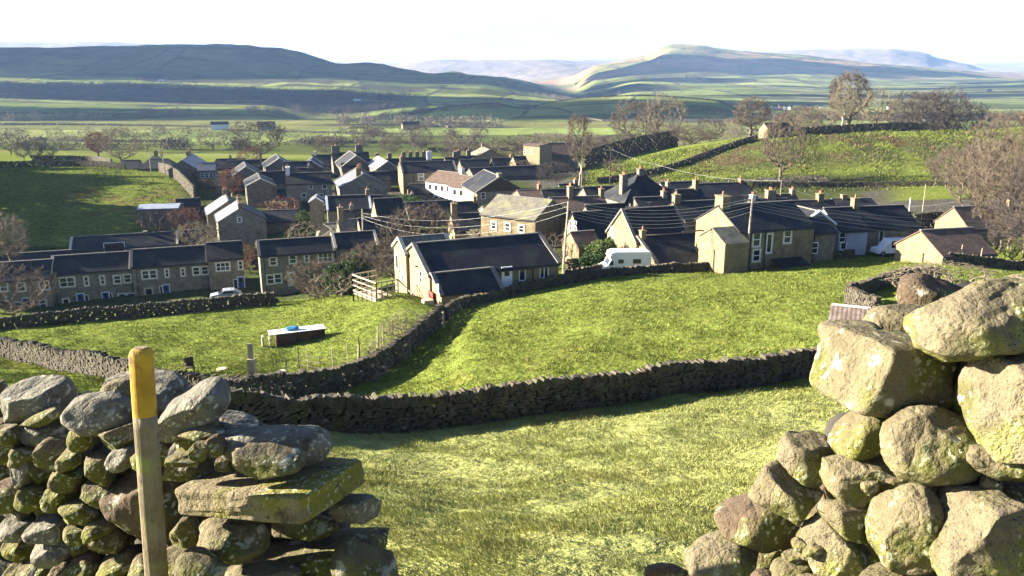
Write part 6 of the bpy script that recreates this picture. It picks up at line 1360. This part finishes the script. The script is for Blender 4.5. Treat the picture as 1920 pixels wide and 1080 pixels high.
# ------------------------------------------------------------------ far village and farmsteads
def farhouse(px, py, w=10, rz=.3, m='render_cream', label='', group=None, cat='house', h=4.5, d=None):
    g = Gd(px, d) if d else G(px, py, dmin=360); root = empty('far_house', (g.x, g.y, g.z), rz, label, cat, group)
    b = MB(); b.box((-w / 2, -3, -2), (w / 2, 3, h)); b.build('wall', M[m], root)
    b = MB(); b.hexa([(-w / 2 - .2, -3.4, h), (w / 2 + .2, -3.4, h), (w / 2 + .2, 3.4, h), (-w / 2 - .2, 3.4, h), (-w / 2, -.05, h + 2.6), (w / 2, -.05, h + 2.6), (w / 2, .05, h + 2.6), (-w / 2, .05, h + 2.6)]); b.build('roof', M['slate'], root)
r = random.Random(9)
for i in range(30):
    farhouse(1395 + r.uniform(0, 150), 0, r.uniform(5, 9), r.uniform(-.6, .9), r.choice(['render_cream', 'stone_warm', 'render_white', 'stone']), 'tiny pale house of the next village below the far fell', 'houses of the next village', d=r.uniform(1330, 1500))
for px, py, m, lb in [(303, 152, 'render_white', 'white farmhouse alone on the shelf of the left hill'), (413, 243, 'render_white', 'small white farmhouse on the valley floor at left'), (1013, 171, 'render_cream', 'white farmhouse on the dark hillside in the middle'), (1020, 173, 'render_cream', 'pale barn beside the white farmhouse on the dark hillside'),
                      (955, 190, 'stone_warm', 'farm buildings on the crest of the round middle hill'), (1286, 144, 'render_cream', 'pale farmhouse high on the lower slope of the fell'), (12, 165, 'render_cream', 'pale farm at the left edge on the hillside'), (770, 243, 'stone_warm', 'long low pale barn among the valley trees'), (500, 243, 'stone', 'grey field barn beyond the round bare tree'), (1080, 158, 'stone_warm', 'small pale farm in the gap between the hills'), (1670, 205, 'render_white', 'white house below the dark clump on the right'), (1740, 232, 'render_white', 'small white house inside the dark clump'), (1855, 172, 'render_cream', 'pale farm on the right valley side'), (670, 189, 'render_white', 'white barn at the end of the woodland belt')]:
    farhouse(px, py, 15, .3, m, lb, cat='farmhouse')
# half hidden walls, sheds and stumps in the yards
for i, (px, d, L_, lb) in enumerate([(640, 160, 8, 'dark stone yard shed left of the silvery gable'), (760, 150, 9, 'dark shed roof between big bare tree and cream gable'), (560, 186, 7, 'small dark shed behind the white chimney house'), (425, 232, 9, 'dark low shed by the glazed wing'), (1110, 118, 8, 'dark low roof between cream gable and tall chimney house'), (530, 228, 8, 'dark shed between the back gables'), (660, 200, 9, 'dark shed under the twin white gables')]):
    g = Gd(px, d); s_y = (g.z + 4.3) / d; yc = (s_y * cP + sP) / (cP - s_y * sP)
    House('outbuilding', lb, (px, 540 - yc * F, d), 18, L=L_, W=6, slope=30, hf=2.6, wall='stone_dark', cat='shed')
# ------------------------------------------------------------------ haze
bm = bmesh.new(); bmesh.ops.create_cube(bm, size=1)
me = bpy.data.meshes.new('haze'); bm.to_mesh(me); bm.free()
hzo = link('haze', me); hzo.scale = (26000, 12700, 600); hzo.location = (0, 6250, 300 - 90)
hm = bpy.data.materials.new('pale_blue_air'); hm.use_nodes = True; hn = hm.node_tree; hn.nodes.clear()
ho = hn.nodes.new('ShaderNodeOutputMaterial'); hv = hn.nodes.new('ShaderNodeVolumePrincipled')
hv.inputs['Color'].default_value = (0.36, 0.57, 1.0, 1); hv.inputs['Density'].default_value = 0.00007; hv.inputs['Anisotropy'].default_value = 0.1
hn.links.new(hv.outputs[0], ho.inputs['Volume']); me.materials.append(hm)
tag(hzo, 'pale blue haze filling the valley and softening the far fells', 'haze', kind='stuff')

# ------------------------------------------------------------------ unseen broken cloud, added to shade the left hill and parts of the valley
def shade_clouds(spots, alt=1150):
    V = []; Fs = []; off = 0; k = 1 / math.tan(SUN_EL)
    for i, (gx, gy, rx, ry) in enumerate(spots):     # where the shade falls and its size
        cx = gx + math.sin(SUN_AZ) * k * alt; cy = gy + math.cos(SUN_AZ) * k * alt
        n, f = ico(5); a = np.arctan2(n[:, 1], n[:, 0])
        v = n.copy(); v *= (1 + .30 * n3(n * 2.1 + i * 3, i) + .16 * n3(n * 5 + i, i + 4) + .08 * n3(n * 11, i))[:, None]
        v[:, 2] = np.where(v[:, 2] < 0, v[:, 2] * .35, v[:, 2])
        v = v * np.array([rx, ry, min(rx, ry) * .22 + 40]) + np.array([cx, cy, alt]); V.append(v); Fs.append(f + off); off += len(v)
    o = link('shade_clouds', npmesh('shade_clouds', np.concatenate(V), np.concatenate(Fs), True), mat('cloud_white', (.8, .8, .8), 1, .02, 1, spec=0))
    tag(o, 'unseen broken cloud placed high over the valley to shade it', 'shade_clouds', kind='structure')
shade_clouds([(-1250, 2760, 1150, 430), (-450, 3050, 800, 560), (-2300, 2700, 700, 500), (-900, 1800, 900, 260), (100, 1850, 420, 170), (-600, 1150, 640, 190), (60, 1380, 200, 60), (290, 1090, 300, 125), (1200, 4450, 900, 260), (2600, 4700, 1000, 240), (500, 3700, 420, 200), (1500, 3100, 600, 110), (2300, 3700, 500, 120), (900, 2300, 500, 90), (1700, 2500, 500, 70)])
